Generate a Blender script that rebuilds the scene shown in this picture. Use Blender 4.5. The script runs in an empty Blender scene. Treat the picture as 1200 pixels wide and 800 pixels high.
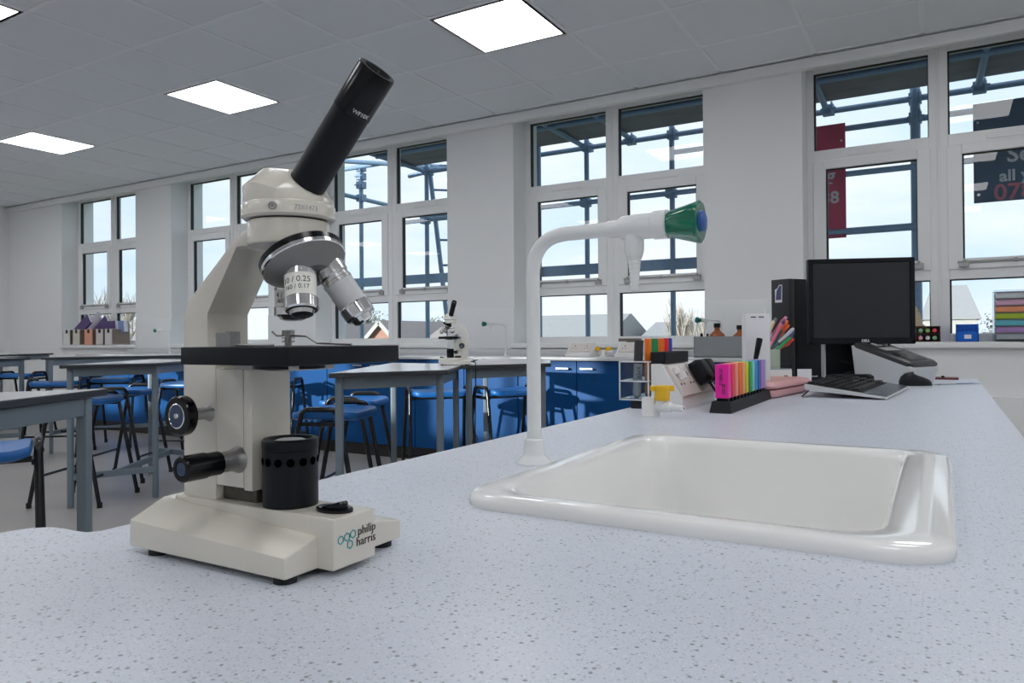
import bpy, bmesh, math, random
from mathutils import Vector, Matrix
random.seed(7)
scene = bpy.context.scene
COL = scene.collection
PI = math.pi
R = math.radians

# ------------------------------------------------------------------ colours and materials
def lin(c):
    c /= 255.0
    return c / 12.92 if c <= .04045 else ((c + .055) / 1.055) ** 2.4
def rgb(r, g, b):
    return (lin(r), lin(g), lin(b), 1)

def mat(name, col, rough=.5, metal=0.0, spec=.5, var=.04, vscale=30, bump=0.0, bscale=200, coat=0.0, trans=0.0, alpha=1.0, rvar=.05):
    m = bpy.data.materials.new(name); m.use_nodes = True
    nt = m.node_tree; b = nt.nodes['Principled BSDF']
    tc = nt.nodes.new('ShaderNodeTexCoord')
    nz = nt.nodes.new('ShaderNodeTexNoise'); nz.inputs['Scale'].default_value = vscale; nz.inputs['Detail'].default_value = 4
    nt.links.new(tc.outputs['Object'], nz.inputs['Vector'])
    mx = nt.nodes.new('ShaderNodeMix'); mx.data_type = 'RGBA'
    c = Vector(col[:3])
    mx.inputs[6].default_value = (*(c * (1 - var)), 1); mx.inputs[7].default_value = (*[min(1, x) for x in c * (1 + var)], 1)
    nt.links.new(nz.outputs['Fac'], mx.inputs[0]); nt.links.new(mx.outputs[2], b.inputs['Base Color'])
    mr = nt.nodes.new('ShaderNodeMapRange')
    mr.inputs[3].default_value = max(0, rough - rvar); mr.inputs[4].default_value = min(1, rough + rvar)
    nt.links.new(nz.outputs['Fac'], mr.inputs[0]); nt.links.new(mr.outputs[0], b.inputs['Roughness'])
    b.inputs['Metallic'].default_value = metal
    b.inputs['Specular IOR Level'].default_value = spec
    if coat: b.inputs['Coat Weight'].default_value = coat
    if trans: b.inputs['Transmission Weight'].default_value = trans
    if alpha < 1: b.inputs['Alpha'].default_value = alpha
    if bump:
        n2 = nt.nodes.new('ShaderNodeTexNoise'); n2.inputs['Scale'].default_value = bscale
        nt.links.new(tc.outputs['Object'], n2.inputs['Vector'])
        bp = nt.nodes.new('ShaderNodeBump'); bp.inputs['Strength'].default_value = bump; bp.inputs['Distance'].default_value = .002
        nt.links.new(n2.outputs['Fac'], bp.inputs['Height']); nt.links.new(bp.outputs[0], b.inputs['Normal'])
    return m

def emit(name, col, strength):
    m = bpy.data.materials.new(name); m.use_nodes = True
    nt = m.node_tree; nt.nodes.clear()
    e = nt.nodes.new('ShaderNodeEmission'); e.inputs[0].default_value = col; e.inputs[1].default_value = strength
    o = nt.nodes.new('ShaderNodeOutputMaterial'); nt.links.new(e.outputs[0], o.inputs[0])
    return m

def glass_mat(name, tint=(.95, .98, 1, 1), ior=1.45):
    m = bpy.data.materials.new(name); m.use_nodes = True
    nt = m.node_tree; nt.nodes.clear()
    t = nt.nodes.new('ShaderNodeBsdfTransparent'); t.inputs[0].default_value = tint
    g = nt.nodes.new('ShaderNodeBsdfGlossy'); g.inputs['Roughness'].default_value = .01
    f = nt.nodes.new('ShaderNodeFresnel'); f.inputs[0].default_value = ior
    x = nt.nodes.new('ShaderNodeMixShader'); o = nt.nodes.new('ShaderNodeOutputMaterial')
    ge = nt.nodes.new('ShaderNodeNewGeometry'); sb = nt.nodes.new('ShaderNodeMath'); sb.operation = 'SUBTRACT'; sb.inputs[0].default_value = 1
    mu = nt.nodes.new('ShaderNodeMath'); mu.operation = 'MULTIPLY'
    nt.links.new(ge.outputs['Backfacing'], sb.inputs[1]); nt.links.new(f.outputs[0], mu.inputs[0]); nt.links.new(sb.outputs[0], mu.inputs[1])
    nt.links.new(mu.outputs[0], x.inputs[0]); nt.links.new(t.outputs[0], x.inputs[1]); nt.links.new(g.outputs[0], x.inputs[2])
    nt.links.new(x.outputs[0], o.inputs[0])
    return m

def speckle_mat(name, base, dark, light, rough):
    m = mat(name, base, rough, var=.02)
    nt = m.node_tree; b = nt.nodes['Principled BSDF']; tc = nt.nodes['Texture Coordinate']
    src = b.inputs['Base Color'].links[0].from_socket
    for k, (sc, rad, keep, c, amt) in enumerate(((210, .25, .72, dark, .70), (330, .27, .50, dark, .38), (520, .30, .35, dark, .22), (300, .26, .72, light, .5))):
        v = nt.nodes.new('ShaderNodeTexVoronoi'); v.inputs['Scale'].default_value = sc
        mp = nt.nodes.new('ShaderNodeMapping'); mp.inputs['Location'].default_value = (k * 3.7, k * 1.3, k * .7)
        nt.links.new(tc.outputs['Object'], mp.inputs[0]); nt.links.new(mp.outputs[0], v.inputs['Vector'])
        r = nt.nodes.new('ShaderNodeMapRange'); r.inputs[1].default_value = rad + .06; r.inputs[2].default_value = rad - .04; r.inputs[4].default_value = amt
        nt.links.new(v.outputs['Distance'], r.inputs[0])
        sp = nt.nodes.new('ShaderNodeSeparateColor'); nt.links.new(v.outputs['Color'], sp.inputs[0])
        g = nt.nodes.new('ShaderNodeMath'); g.operation = 'GREATER_THAN'; g.inputs[1].default_value = keep; nt.links.new(sp.outputs[0], g.inputs[0])
        mu = nt.nodes.new('ShaderNodeMath'); mu.operation = 'MULTIPLY'; nt.links.new(r.outputs[0], mu.inputs[0]); nt.links.new(g.outputs[0], mu.inputs[1])
        x = nt.nodes.new('ShaderNodeMix'); x.data_type = 'RGBA'; x.inputs[7].default_value = c
        nt.links.new(mu.outputs[0], x.inputs[0]); nt.links.new(src, x.inputs[6]); src = x.outputs[2]
    nt.links.new(src, b.inputs['Base Color'])
    return m

M = {}
M['wall'] = mat('wall_paint', (.81, .82, .825, 1), .6, var=.012, vscale=3, bump=.05, bscale=300)
M['splash'] = mat('wipe_clean_panel', (.79, .81, .82, 1), .22, var=.01)
M['ceil'] = mat('ceiling_tile', (.82, .85, .88, 1), .85, var=.02, vscale=260, spec=.2, bump=.12, bscale=500)
M['tee'] = mat('ceiling_grid_metal', (.86, .885, .91, 1), .5, var=.01)
M['upvc'] = mat('white_upvc', (.83, .84, .845, 1), .3, var=.01)
M['gasket'] = mat('black_gasket', (.01, .012, .015, 1), .6)
M['glass'] = glass_mat('window_glass')
M['clear'] = glass_mat('clear_plastic', (.86, .89, .91, 1), 1.5)
M['floor'] = mat('vinyl_floor', (.37, .35, .34, 1), .33, var=.08, vscale=2.2, rvar=.08)
M['panel_light'] = emit('light_panel', (.985, .99, 1, 1), 9.4)
M['bench'] = speckle_mat('speckled_bench_laminate', (.63, .665, .745, 1), (.13, .135, .16, 1), (.80, .82, .87, 1), .36)
M['counter'] = mat('pale_grey_worktop', (.60, .61, .63, 1), .26, var=.006, rvar=.005)
M['sink'] = mat('white_ceramic', (.88, .88, .865, 1), .12, var=.01, coat=.3)
M['blue_door'] = mat('blue_cabinet_laminate', (.002, .066, .225, 1), .42, spec=.22, var=.05, vscale=8)
M['plinth'] = mat('dark_plinth', (.028, .024, .022, 1), .5)
M['steel'] = mat('brushed_steel', (.62, .62, .62, 1), .25, metal=1)
M['chrome'] = mat('chrome', (.80, .80, .80, 1), .12, metal=1, rvar=.03)
M['dull_metal'] = mat('dull_grey_metal', (.40, .40, .40, 1), .4, metal=1)
M['table_top'] = mat('pale_table_laminate', (.62, .63, .66, 1), .2, var=.01, rvar=.01)
M['table_edge'] = mat('dark_table_edging', (.035, .04, .05, 1), .4)
M['table_leg'] = mat('grey_blue_steel_leg', (.17, .215, .255, 1), .38, var=.04)
M['black_tube'] = mat('black_steel_tube', (.006, .006, .007, 1), .22)
M['seat'] = mat('blue_plastic_seat', (.012, .135, .44, 1), .35, var=.06, bump=.1, bscale=400)
M['cream'] = mat('cream_enamel', (.70, .665, .585, 1), .22, var=.025, vscale=40, coat=.15)
M['cream_white'] = mat('white_enamel', (.84, .83, .77, 1), .22, var=.02, coat=.15)
M['black'] = mat('black_satin', (.006, .008, .011, 1), .42, spec=.22, var=.05)
M['black_matt'] = mat('black_matt', (.012, .013, .016, 1), .55, spec=.3, var=.1)
M['black_gloss'] = mat('black_gloss', (.004, .0045, .006, 1), .2, spec=.3)
M['grey_cone'] = mat('grey_metal_cone', (.24, .235, .23, 1), .42, metal=.6)
M['hole'] = mat('dark_hole', (.001, .001, .001, 1), .9, spec=0)
M['lens'] = mat('lens_glass', (.05, .06, .08, 1), .05, coat=1)
M['print'] = mat('dark_print', (.02, .02, .02, 1), .6)
M['white_print'] = mat('white_print', (.8, .8, .8, 1), .6)
M['teal'] = mat('teal_print', (.01, .28, .30, 1), .5)
M['grime'] = mat('grimy_rack', (.07, .065, .05, 1), .6, var=.6, vscale=250)
M['knob_blue'] = mat('dark_blue_disc', (.06, .09, .16, 1), .25, metal=.5)
M['tap_white'] = mat('white_powder_coat', (.80, .82, .83, 1), .22, var=.01)
M['green'] = mat('green_plastic', (.0, .155, .085, 1), .13, var=.05, coat=.5)
M['cap_blue'] = mat('blue_plastic_cap', (.03, .10, .38, 1), .3)
M['yellow'] = mat('yellow_plastic', (.86, .50, .01, 1), .3)
M['white_plastic'] = mat('white_plastic', (.80, .80, .79, 1), .32, var=.01)
M['socket'] = mat('dusty_white_socket', (.70, .655, .63, 1), .38, var=.02)
M['screen'] = mat('dark_screen', (.014, .016, .019, 1), .3, var=0, rvar=0)
M['pc'] = mat('black_pc_plastic', (.012, .013, .015, 1), .4, bump=.2, bscale=900)
M['paper'] = mat('white_paper', (.80, .81, .83, 1), .6, var=.01)
M['pink_case'] = mat('pink_case', (.66, .36, .37, 1), .4)
M['dark_red'] = mat('dark_red', (.14, .02, .03, 1), .4)
M['cup'] = mat('pale_green_cup', (.48, .56, .46, 1), .4)
M['printer'] = mat('pale_grey_plastic', (.62, .64, .66, 1), .35, var=.01)
M['silver'] = mat('silver_plastic', (.60, .61, .62, 1), .35)
M['key'] = mat('dark_key', (.018, .018, .019, 1), .35)
M['palm'] = mat('grey_palm_rest', (.11, .13, .15, 1), .25)
M['tube_scaf'] = mat('scaffold_tube', (.22, .34, .50, 1), .5, var=.15)  # bluer and lighter: window haze and glare put into tube and board colours
M['board'] = mat('scaffold_board', (.23, .22, .245, 1), .8, var=.35, vscale=6)
def cloth(name, col, tr):
    m = mat(name, col, .6, var=.12, vscale=4); nt = m.node_tree; b = nt.nodes['Principled BSDF']
    t = nt.nodes.new('ShaderNodeBsdfTranslucent'); t.inputs[0].default_value = tr; x = nt.nodes.new('ShaderNodeMixShader'); x.inputs[0].default_value = .5
    nt.links.new(b.outputs[0], x.inputs[1]); nt.links.new(t.outputs[0], x.inputs[2]); nt.links.new(x.outputs[0], nt.nodes['Material Output'].inputs[0]); return m
M['ban_red'] = cloth('red_banner', (.55, .13, .21, 1), (.55, .15, .25, 1))
M['ban_dark'] = cloth('dark_banner', (.15, .21, .29, 1), (.15, .22, .31, 1))
M['ban_text'] = mat('grey_banner_text', (.62, .64, .68, 1), .6)
M['ban_pink'] = mat('red_banner_text', (.60, .20, .26, 1), .6)
M['slate'] = mat('grey_roof', (.30, .31, .325, 1), .8, var=.12, vscale=5)  # roof and brick colours lightened to stand in for outdoor haze
M['tile_roof'] = mat('brown_roof', (.30, .27, .265, 1), .8, var=.12, vscale=5)
M['brick'] = mat('red_brick', (.40, .22, .17, 1), .8, var=.15, vscale=5)
M['render'] = mat('white_render', (.45, .45, .44, 1), .8)
M['ext_dark'] = mat('house_window_glass', (.03, .035, .04, 1), .2)
M['grass'] = mat('grass', (.10, .14, .06, 1), .9, var=.3, vscale=.5)
M['leaf'] = mat('green_leaves', (.16, .20, .15, 1), .8, var=.3)
M['bark'] = mat('pale_bark', (.46, .43, .38, 1), .8, var=.2)
M['twig'] = mat('brown_twigs', (.42, .38, .33, 1), .8, var=.2)
M['grey_box'] = mat('grey_box', (.24, .255, .27, 1), .5)
M['amber'] = mat('brown_bottle', (.30, .09, .03, 1), .25)
M['wood'] = mat('pale_card', (.55, .45, .32, 1), .6, var=.1)
M['brown'] = mat('grey_brown_wood', (.16, .12, .10, 1), .5, var=.2)
M['purple'] = mat('purple_cover', (.10, .06, .20, 1), .5)
M['bluebook'] = mat('pale_blue_cover', (.20, .30, .55, 1), .5)
M['bin_blue'] = mat('blue_plastic_bin', (.0, .13, .62, 1), .3)

def cmat(r, g, b, rough=.4):
    k = 'c_%d_%d_%d' % (r, g, b)
    if k not in M:
        c = rgb(r, g, b); M[k] = mat('coloured_plastic', tuple(min(.9, x) for x in c[:3]) + (1,), rough, var=.02)
    return M[k]

# ------------------------------------------------------------------ mesh builder
class MB:
    def __init__(s): s.bm = bmesh.new(); s.mi = 0
    def _face(s, vs):
        try: f = s.bm.faces.new(vs)
        except ValueError: return None
        f.material_index = s.mi; return f
    def poly(s, pts): return s._face([s.bm.verts.new(p) for p in pts])
    def box(s, x0, x1, y0, y1, z0, z1, T=None):
        T = T or Matrix()
        v = [s.bm.verts.new(T @ Vector(p)) for p in ((x0,y0,z0),(x1,y0,z0),(x1,y1,z0),(x0,y1,z0),(x0,y0,z1),(x1,y0,z1),(x1,y1,z1),(x0,y1,z1))]
        for q in ((3,2,1,0),(4,5,6,7),(0,1,5,4),(1,2,6,5),(2,3,7,6),(3,0,4,7)): s._face([v[i] for i in q])
        return s
    def hexa(s, b, t):          # bottom ring, top ring (same count) -> closed solid
        return s.loft([b, t])
    def loft(s, rings, cap0=True, cap1=True, closed=True):
        L = [[s.bm.verts.new(p) for p in r] for r in rings]
        n = len(L[0])
        for a, b in zip(L, L[1:]):
            for i in range(n if closed else n - 1):
                j = (i + 1) % n; s._face((a[i], a[j], b[j], b[i]))
        if cap0: s._face(list(reversed(L[0])))
        if cap1: s._face(L[-1])
        return s
    def prism(s, poly, axis, a, b):     # 2D polygon extruded along axis 0/1/2
        def p(u, v, w): return {0: (w, u, v), 1: (u, w, v), 2: (u, v, w)}[axis]
        return s.loft([[p(u, v, a) for u, v in poly], [p(u, v, b) for u, v in poly]])
    def lathe(s, prof, o=(0,0,0), ax=(0,0,1), seg=32, cap0=True, cap1=True):
        q = Vector((0,0,1)).rotation_difference(Vector(ax).normalized()); o = Vector(o)
        rings = []
        for r, h in prof:
            rings.append([o + q @ Vector((max(r, 1e-5) * math.cos(2*PI*k/seg), max(r, 1e-5) * math.sin(2*PI*k/seg), h)) for k in range(seg)])
        return s.loft(rings, cap0, cap1)
    def cyl(s, o, ax, r, h, seg=24): return s.lathe([(r, 0), (r, h)], o, ax, seg)
    def tube(s, pts, r, seg=10, rr=None):
        P = [Vector(p) for p in pts]; rings = []
        t0 = (P[1] - P[0]).normalized(); u = t0.orthogonal().normalized()
        for i, p in enumerate(P):
            t = ((P[i+1] - P[i-1]) if 0 < i < len(P)-1 else (P[1]-P[0] if i == 0 else P[-1]-P[-2])).normalized()
            u = (u - t * u.dot(t)).normalized(); w = t.cross(u)
            k = rr[i] if rr else r
            rings.append([p + (u * math.cos(2*PI*a/seg) + w * math.sin(2*PI*a/seg)) * k for a in range(seg)])
        return s.loft(rings)
    def bar(s, a, b, w, h=None, up=(0,0,1)):
        a, b = Vector(a), Vector(b); h = h or w; t = (b - a).normalized(); up = Vector(up)
        if abs(t.dot(up)) > .98: up = Vector((1,0,0))
        x = t.cross(up).normalized(); y = x.cross(t).normalized()
        f = lambda p: [p + x*w/2*i + y*h/2*j for i, j in ((-1,-1),(1,-1),(1,1),(-1,1))]
        return s.loft([f(a), f(b)])
    def sphere(s, c, r, seg=16, sz=1.0):
        n = seg // 2
        return s.lathe([(r*math.sin(PI*k/n), -r*sz*math.cos(PI*k/n)) for k in range(n+1)], c, (0,0,1), seg)
    def hull(s, pts):
        vs = [s.bm.verts.new(p) for p in pts]
        r = bmesh.ops.convex_hull(s.bm, input=vs)
        bmesh.ops.delete(s.bm, geom=[e for e in r['geom_interior'] if isinstance(e, bmesh.types.BMVert)], context='VERTS')
        return s
    def mesh_from(s, me, T=Matrix()):
        vs = [s.bm.verts.new(T @ v.co) for v in me.vertices]
        for p in me.polygons: s._face([vs[i] for i in p.vertices])
        return s
    def build(s, name, m, parent=None, bevel=0.0, seg=2, smooth=35, world=False):
        bm = s.bm
        bmesh.ops.recalc_face_normals(bm, faces=bm.faces[:])
        if bevel:
            bm.normal_update()
            ed = [e for e in bm.edges if len(e.link_faces) == 2 and e.calc_face_angle(0) > R(28)]
            if ed: bmesh.ops.bevel(bm, geom=ed, offset=bevel, segments=seg, profile=.6, affect='EDGES', clamp_overlap=True)
        if world and parent is not None:
            W = Matrix(); q = parent; ch = []
            while q: ch.append(q); q = q.parent
            for q in reversed(ch): W = W @ q.matrix_basis
            bmesh.ops.transform(bm, matrix=W.inverted(), verts=bm.verts[:])
        me = bpy.data.meshes.new(name); bm.to_mesh(me); bm.free()
        for k in (m if isinstance(m, (list, tuple)) else [m]): me.materials.append(M[k] if isinstance(k, str) else k)
        if smooth:
            for p in me.polygons: p.use_smooth = True
            me.set_sharp_from_angle(angle=R(smooth))
        o = bpy.data.objects.new(name, me); COL.objects.link(o)
        if parent is not None: o.parent = parent
        return o

def tag(o, label, cat, group=None):
    o['label'] = label; o['category'] = cat
    if group: o['group'] = group
    return o
def thing(name, label, cat, loc=(0,0,0), rz=0, group=None, scale=1):
    o = bpy.data.objects.new(name, None); COL.objects.link(o); o.empty_display_size = .05
    o.location = loc; o.rotation_euler = (0, 0, rz); o.scale = (scale,)*3
    return tag(o, label, cat, group)
def struct(o):
    o['kind'] = 'structure'; return o
def dup(root, loc, rz, label, group=None, scale=None):
    def cp(o, par):
        c = o.copy(); COL.objects.link(c); c.parent = par
        for ch in list(o.children): cp(ch, c)
        return c
    r = cp(root, None); r.location = loc; r.rotation_euler = (0, 0, rz); r['label'] = label
    if group: r['group'] = group
    if scale: r.scale = (scale,)*3
    return r

def text_mesh(t, size, ext=.0004, align='CENTER', shear=0, bold=0):
    c = bpy.data.curves.new('lettering', 'FONT'); c.body = t; c.size = size; c.extrude = ext; c.align_x = align; c.align_y = 'CENTER'
    c.resolution_u = 3; c.shear = shear; c.offset = bold
    o = bpy.data.objects.new('lettering', c); COL.objects.link(o)
    dg = bpy.context.evaluated_depsgraph_get()
    me = bpy.data.meshes.new_from_object(o.evaluated_get(dg))
    bpy.data.objects.remove(o)
    return me
def frame_T(o, x, y):      # text plane: x right, y up
    x = Vector(x).normalized(); y = Vector(y); y = (y - x*y.dot(x)).normalized(); z = x.cross(y)
    T = Matrix((x, y, z)).transposed().to_4x4(); T.translation = Vector(o); return T
def text(name, t, size, T, m, parent=None, ext=.0004, wrap=None, bold=0, world=False):
    me = text_mesh(t, size, ext, bold=bold)
    if wrap:                # bend round a cylinder of radius wrap (T's origin on the surface, axis = text y)
        for v in me.vertices:
            a = v.co.x / wrap; r = wrap + v.co.z
            v.co = Vector((math.sin(a)*r, v.co.y, math.cos(a)*r - wrap))
    return MB().mesh_from(me, T).build(name, m, parent, smooth=0, world=world)
def rrect(x0, x1, y0, y1, r, z, n=6):
    out = []
    for cx, cy, a in ((x1-r, y1-r, 0), (x0+r, y1-r, 90), (x0+r, y0+r, 180), (x1-r, y0+r, 270)):
        for k in range(n+1):
            t = R(a + 90*k/n); out.append((cx + r*math.cos(t), cy + r*math.sin(t), z))
    return out
def arc(c, r, a0, a1, n, f): return [f(c, r, R(a0 + (a1-a0)*k/n)) for k in range(n+1)]

# ------------------------------------------------------------------ the room
XL, XR, YB, YW, ZC = -10.75, 3.2, -3.6, 5.08, 2.735
W0 = [-9.49, -7.31, -5.13, -2.952, -.775]; WW = 1.53; ZS, ZT = .886, 2.73
struct(MB().box(XL-.3, XR+.3, YB-.3, YW+.4, -.15, 0).build('floor', 'floor'))
b = MB()
b.box(XL, XR, YW, YW+.4, 0, ZS); b.box(XL, XR, YW, YW+.4, ZT, ZC+.2)
edges = [XL] + [v for w in W0 for v in (w, w+WW)] + [XR]
for i in range(0, len(edges), 2): b.box(edges[i], edges[i+1], YW, YW+.4, ZS, ZT)
struct(b.build('wall_window_side', 'wall', smooth=0))
struct(MB().box(XL-.3, XL, YB-.3, YW+.4, 0, ZC+.2).build('wall_left', 'wall'))
struct(MB().box(XR, XR+.3, YB-.3, YW+.4, 0, ZC+.2).build('wall_right', 'wall'))
BO = [(-10.55, -9.15), (-8.44, -6.99), (-6.26, -4.81)]; BZ0, BZ1 = 1.92, 2.56   # high windows in the wall behind
b = MB(); e = [XL] + [v for o in BO for v in o] + [XR]
b.box(XL, XR, YB-.25, YB, 0, BZ0); b.box(XL, XR, YB-.25, YB, BZ1, ZC+.2)
for i in range(0, len(e), 2): b.box(e[i], e[i+1], YB-.25, YB, BZ0, BZ1)
struct(b.build('wall_back', 'wall', smooth=0))
struct(MB().box(XL-.3, XR+.3, YB-.3, YW+.4, ZC, ZC+.25).build('ceiling', 'ceil'))
b = MB(); GX, GY = -.083, 4.516
for k in range(-18, 7):
    x = GX + .6*k
    if XL < x < XR: b.box(x-.012, x+.012, YB, YW-.03, ZC-.005, ZC)
for k in range(-14, 1):
    y = GY + .6*k
    if YB < y: b.box(XL, XR, y-.012, y+.012, ZC-.0045, ZC)
b.box(XL, XR, YW-.075, YW-.05, ZC-.005, ZC); b.box(XL, XL+.024, YB, YW-.05, ZC-.005, ZC)
struct(b.build('trim_1', 'tee', smooth=0))
struct(MB().box(XL, XR, YW-.045, YW, 2.652, 2.722).build('trim_2', 'upvc', bevel=.003))          # white strip above the windows
struct(MB().box(-.70, XR, YW-.075, YW, 0, .58).build('trim_3', 'wall', bevel=.004))              # boxing along the right of the wall
struct(MB().box(XL, -8.1, YW-.015, YW, 0, .10).build('baseboard_window_side', 'wall', bevel=.003))
struct(MB().box(XL, XL+.015, YB, YW, 0, .10).build('baseboard_left', 'wall', bevel=.003))
b = MB()
for a, c in ((-7.31+WW, -5.13), (-5.13+WW, -2.952), (-2.952+WW, -.775), (-9.49+WW, -7.31)): b.box(a, c, YW-.006, YW, .85, 1.18)
struct(b.build('trim_4', 'splash', bevel=.002))

def window(n, x0):
    y = 5.28
    w = MB()
    w.box(x0, x0+.044, y, y+.07, ZS, ZT); w.box(x0+1.488, x0+WW, y, y+.07, ZS, ZT); w.box(x0+.714, x0+.818, y, y+.07, ZS, ZT)
    w.box(x0+.758, x0+.774, y-.006, y, ZS, ZT)
    for a, c in ((.044, .714), (.818, 1.488)):
        w.box(x0+a, x0+c, y, y+.07, ZS, .942); w.box(x0+a, x0+c, y, y+.07, 1.275, 1.345)
        w.box(x0+a, x0+c, y, y+.07, 2.09, 2.172); w.box(x0+a, x0+c, y, y+.07, 2.69, ZT)
        w.box(x0+a+.2, x0+c-.2, y-.008, y, 2.115, 2.14)                                        # trickle vent
    root = w.build('window_%d' % n, 'upvc', bevel=.004, seg=1); struct(root)
    for a, c in ((.044, .714), (.818, 1.488)):
        s = MB(); A, C, D, E, F = x0+a-.008, x0+c+.008, x0+a+.072, x0+c-.066, y-.012
        s.box(A, D, F, y+.04, 1.335, 2.10); s.box(E, C, F, y+.04, 1.335, 2.10); s.box(D, E, F, y+.04, 1.335, 1.40); s.box(D, E, F, y+.04, 2.041, 2.10)
        sa = s.build('sash', 'upvc', root, bevel=.004, seg=1)
        g = MB()
        for (p, q, z0, z1) in ((x0+a, x0+c, .942, 1.275), (x0+a, x0+c, 2.172, 2.69)):
            g.box(p, p+.010, y+.015, y+.045, z0, z1); g.box(p, q, y+.015, y+.045, z1-.006, z1); g.box(q-.005, q, y+.015, y+.045, z0, z1)
        g.build('gasket', 'gasket', root, smooth=0)
        g = MB(); g.box(D, D+.010, y+.0, y+.03, 1.40, 2.041); g.box(D, E, y, y+.03, 2.035, 2.041); g.box(E-.005, E, y, y+.03, 1.40, 2.041)
        g.build('gasket', 'gasket', sa, smooth=0)
        MB().box(D, E, y+.012, y+.018, 1.40, 2.041).build('pane', 'glass', sa, smooth=0)
        MB().box(x0+a, x0+c, y+.026, y+.032, .942, 1.275).build('pane', 'glass', root, smooth=0)
        MB().box(x0+a, x0+c, y+.026, y+.032, 2.172, 2.69).build('pane', 'glass', root, smooth=0)
        h = MB(); h.box(D-.03, E+.03, F-.010, F, 1.372, 1.384)
        for q in (D-.02, E-.02): h.box(q, q+.05, F-.022, F, 1.345, 1.374); h.cyl((q+.025, F-.012, 1.374), (0,0,1), .008, .02, 10)
        h.cyl(((D+E)/2, F-.006, 1.378), (0,-1,0), .012, .015, 12)
        h.build('stay', 'dull_metal', sa, bevel=.002, seg=1)
    sl = MB().box(x0-.015, x0+WW+.015, YW-.035, y, ZS-.03, ZS+.006).build('sill', 'upvc', root, bevel=.006)
for n, x in enumerate(W0): window(n+1, x)
for n, (x0, x1) in enumerate(BO):                 # windows of the back wall
    w = MB(); y = YB-.15
    for a, c in ((x0, x0+.04), (x1-.04, x1), ((x0+x1)/2-.03, (x0+x1)/2+.03)): w.box(a, c, y, y+.06, BZ0, BZ1)
    w.box(x0, x1, y, y+.06, BZ0, BZ0+.04); w.box(x0, x1, y, y+.06, BZ1-.04, BZ1)
    r = struct(w.build('window_%d' % (n+6), 'upvc', bevel=.003, seg=1))
    MB().box(x0+.04, x1-.04, y+.027, y+.033, BZ0+.04, BZ1-.04).build('pane', 'glass', r, smooth=0)

# ------------------------------------------------------------------ ceiling lights
def ceiling_light(x, y, label):
    t = thing('ceiling_light', label, 'ceiling light', (x, y, ZC), group='square LED ceiling panels')
    f = MB(); a, c = .288, .270
    f.loft([[(-a,-a,-.008),(a,-a,-.008),(a,a,-.008),(-a,a,-.008)], [(-c,-c,-.008),(c,-c,-.008),(c,c,-.008),(-c,c,-.008)]], 0, 0)
    f.box(-a, -c, -a, a, -.008, -.0005); f.box(c, a, -a, a, -.008, -.0005); f.box(-c, c, -a, -c, -.008, -.0005); f.box(-c, c, c, a, -.008, -.0005)
    f.build('light_frame', 'upvc', t, smooth=0)
    MB().box(-c, c, -c, c, -.0075, -.001).build('diffuser', 'panel_light', t, smooth=0)
LL = {(-4, 2): 'large glowing square ceiling panel above the tap, nearest the middle windows',
      (-8, 2): 'glowing square ceiling panel left of the black eyepiece tube',
      (-12, 2): 'glowing square ceiling panel farthest down the room, near the left wall',
      (-8, 5): 'glowing ceiling panel cut off by the top left corner of the photo'}
for i in (-16, -12, -8, -4, 0, 4):
    for j in (2, 5, 8, 11):
        x, y = GX + .6*i + .3, GY - .6*(j-1) - .3
        ceiling_light(x, y, LL.get((i, j), 'square glowing ceiling panel out of view in the rest of the ceiling'))

# ------------------------------------------------------------------ world, sun
w = bpy.data.worlds.new('world'); scene.world = w; w.use_nodes = True
nt = w.node_tree; bg = nt.nodes['Background']
tc = nt.nodes.new('ShaderNodeTexCoord'); mp = nt.nodes.new('ShaderNodeMapping'); mp.inputs['Scale'].default_value = (1.6, 1.6, 5)
nz = nt.nodes.new('ShaderNodeTexNoise'); nz.inputs['Scale'].default_value = 1.7; nz.inputs['Detail'].default_value = 6; nz.inputs['Roughness'].default_value = .55
cr = nt.nodes.new('ShaderNodeValToRGB')
cr.color_ramp.elements[0].position = .30; cr.color_ramp.elements[0].color = (.64, .83, 1.0, 1)
cr.color_ramp.elements[1].position = .60; cr.color_ramp.elements[1].color = (.97, .99, 1.0, 1)
nt.links.new(tc.outputs['Generated'], mp.inputs[0]); nt.links.new(mp.outputs[0], nz.inputs['Vector']); nt.links.new(nz.outputs['Fac'], cr.inputs[0])
nt.links.new(cr.outputs[0], bg.inputs[0]); bg.inputs[1].default_value = 1.12
s = bpy.data.lights.new('sun', 'SUN'); s.energy = 5.8; s.angle = R(.9); s.color = (1, .95, .87)
so = bpy.data.objects.new('sun', s); COL.objects.link(so)
so.rotation_euler = Vector((.35, 1, -.2126)).to_track_quat('-Z', 'Y').to_euler()

# ------------------------------------------------------------------ camera
cd = bpy.data.cameras.new('camera'); cam = bpy.data.objects.new('camera', cd); COL.objects.link(cam); scene.camera = cam
yaw, pitch, roll = .5298, .0067, -.0079
fwd = Vector((-math.sin(yaw), math.cos(yaw), 0)); rgt = Vector((math.cos(yaw), math.sin(yaw), 0)); up = Vector((0,0,1))
f2 = fwd*math.cos(pitch) + up*math.sin(pitch); u2 = up*math.cos(pitch) - fwd*math.sin(pitch)
r3 = rgt*math.cos(roll) + u2*math.sin(roll); u3 = u2*math.cos(roll) - rgt*math.sin(roll)
mw = Matrix((r3, u3, -f2)).transposed().to_4x4(); mw.translation = (0, 0, .935); cam.matrix_world = mw
cd.sensor_width = 36; cd.lens = 861.1/1200*36; cd.shift_y = -9.76/1200; cd.clip_start = .02; cd.clip_end = 500
scene.view_settings.view_transform = 'Standard'; scene.view_settings.look = 'None'
scene.view_settings.exposure = 0; scene.view_settings.gamma = 1; scene.view_settings.use_curve_mapping = False
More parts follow.
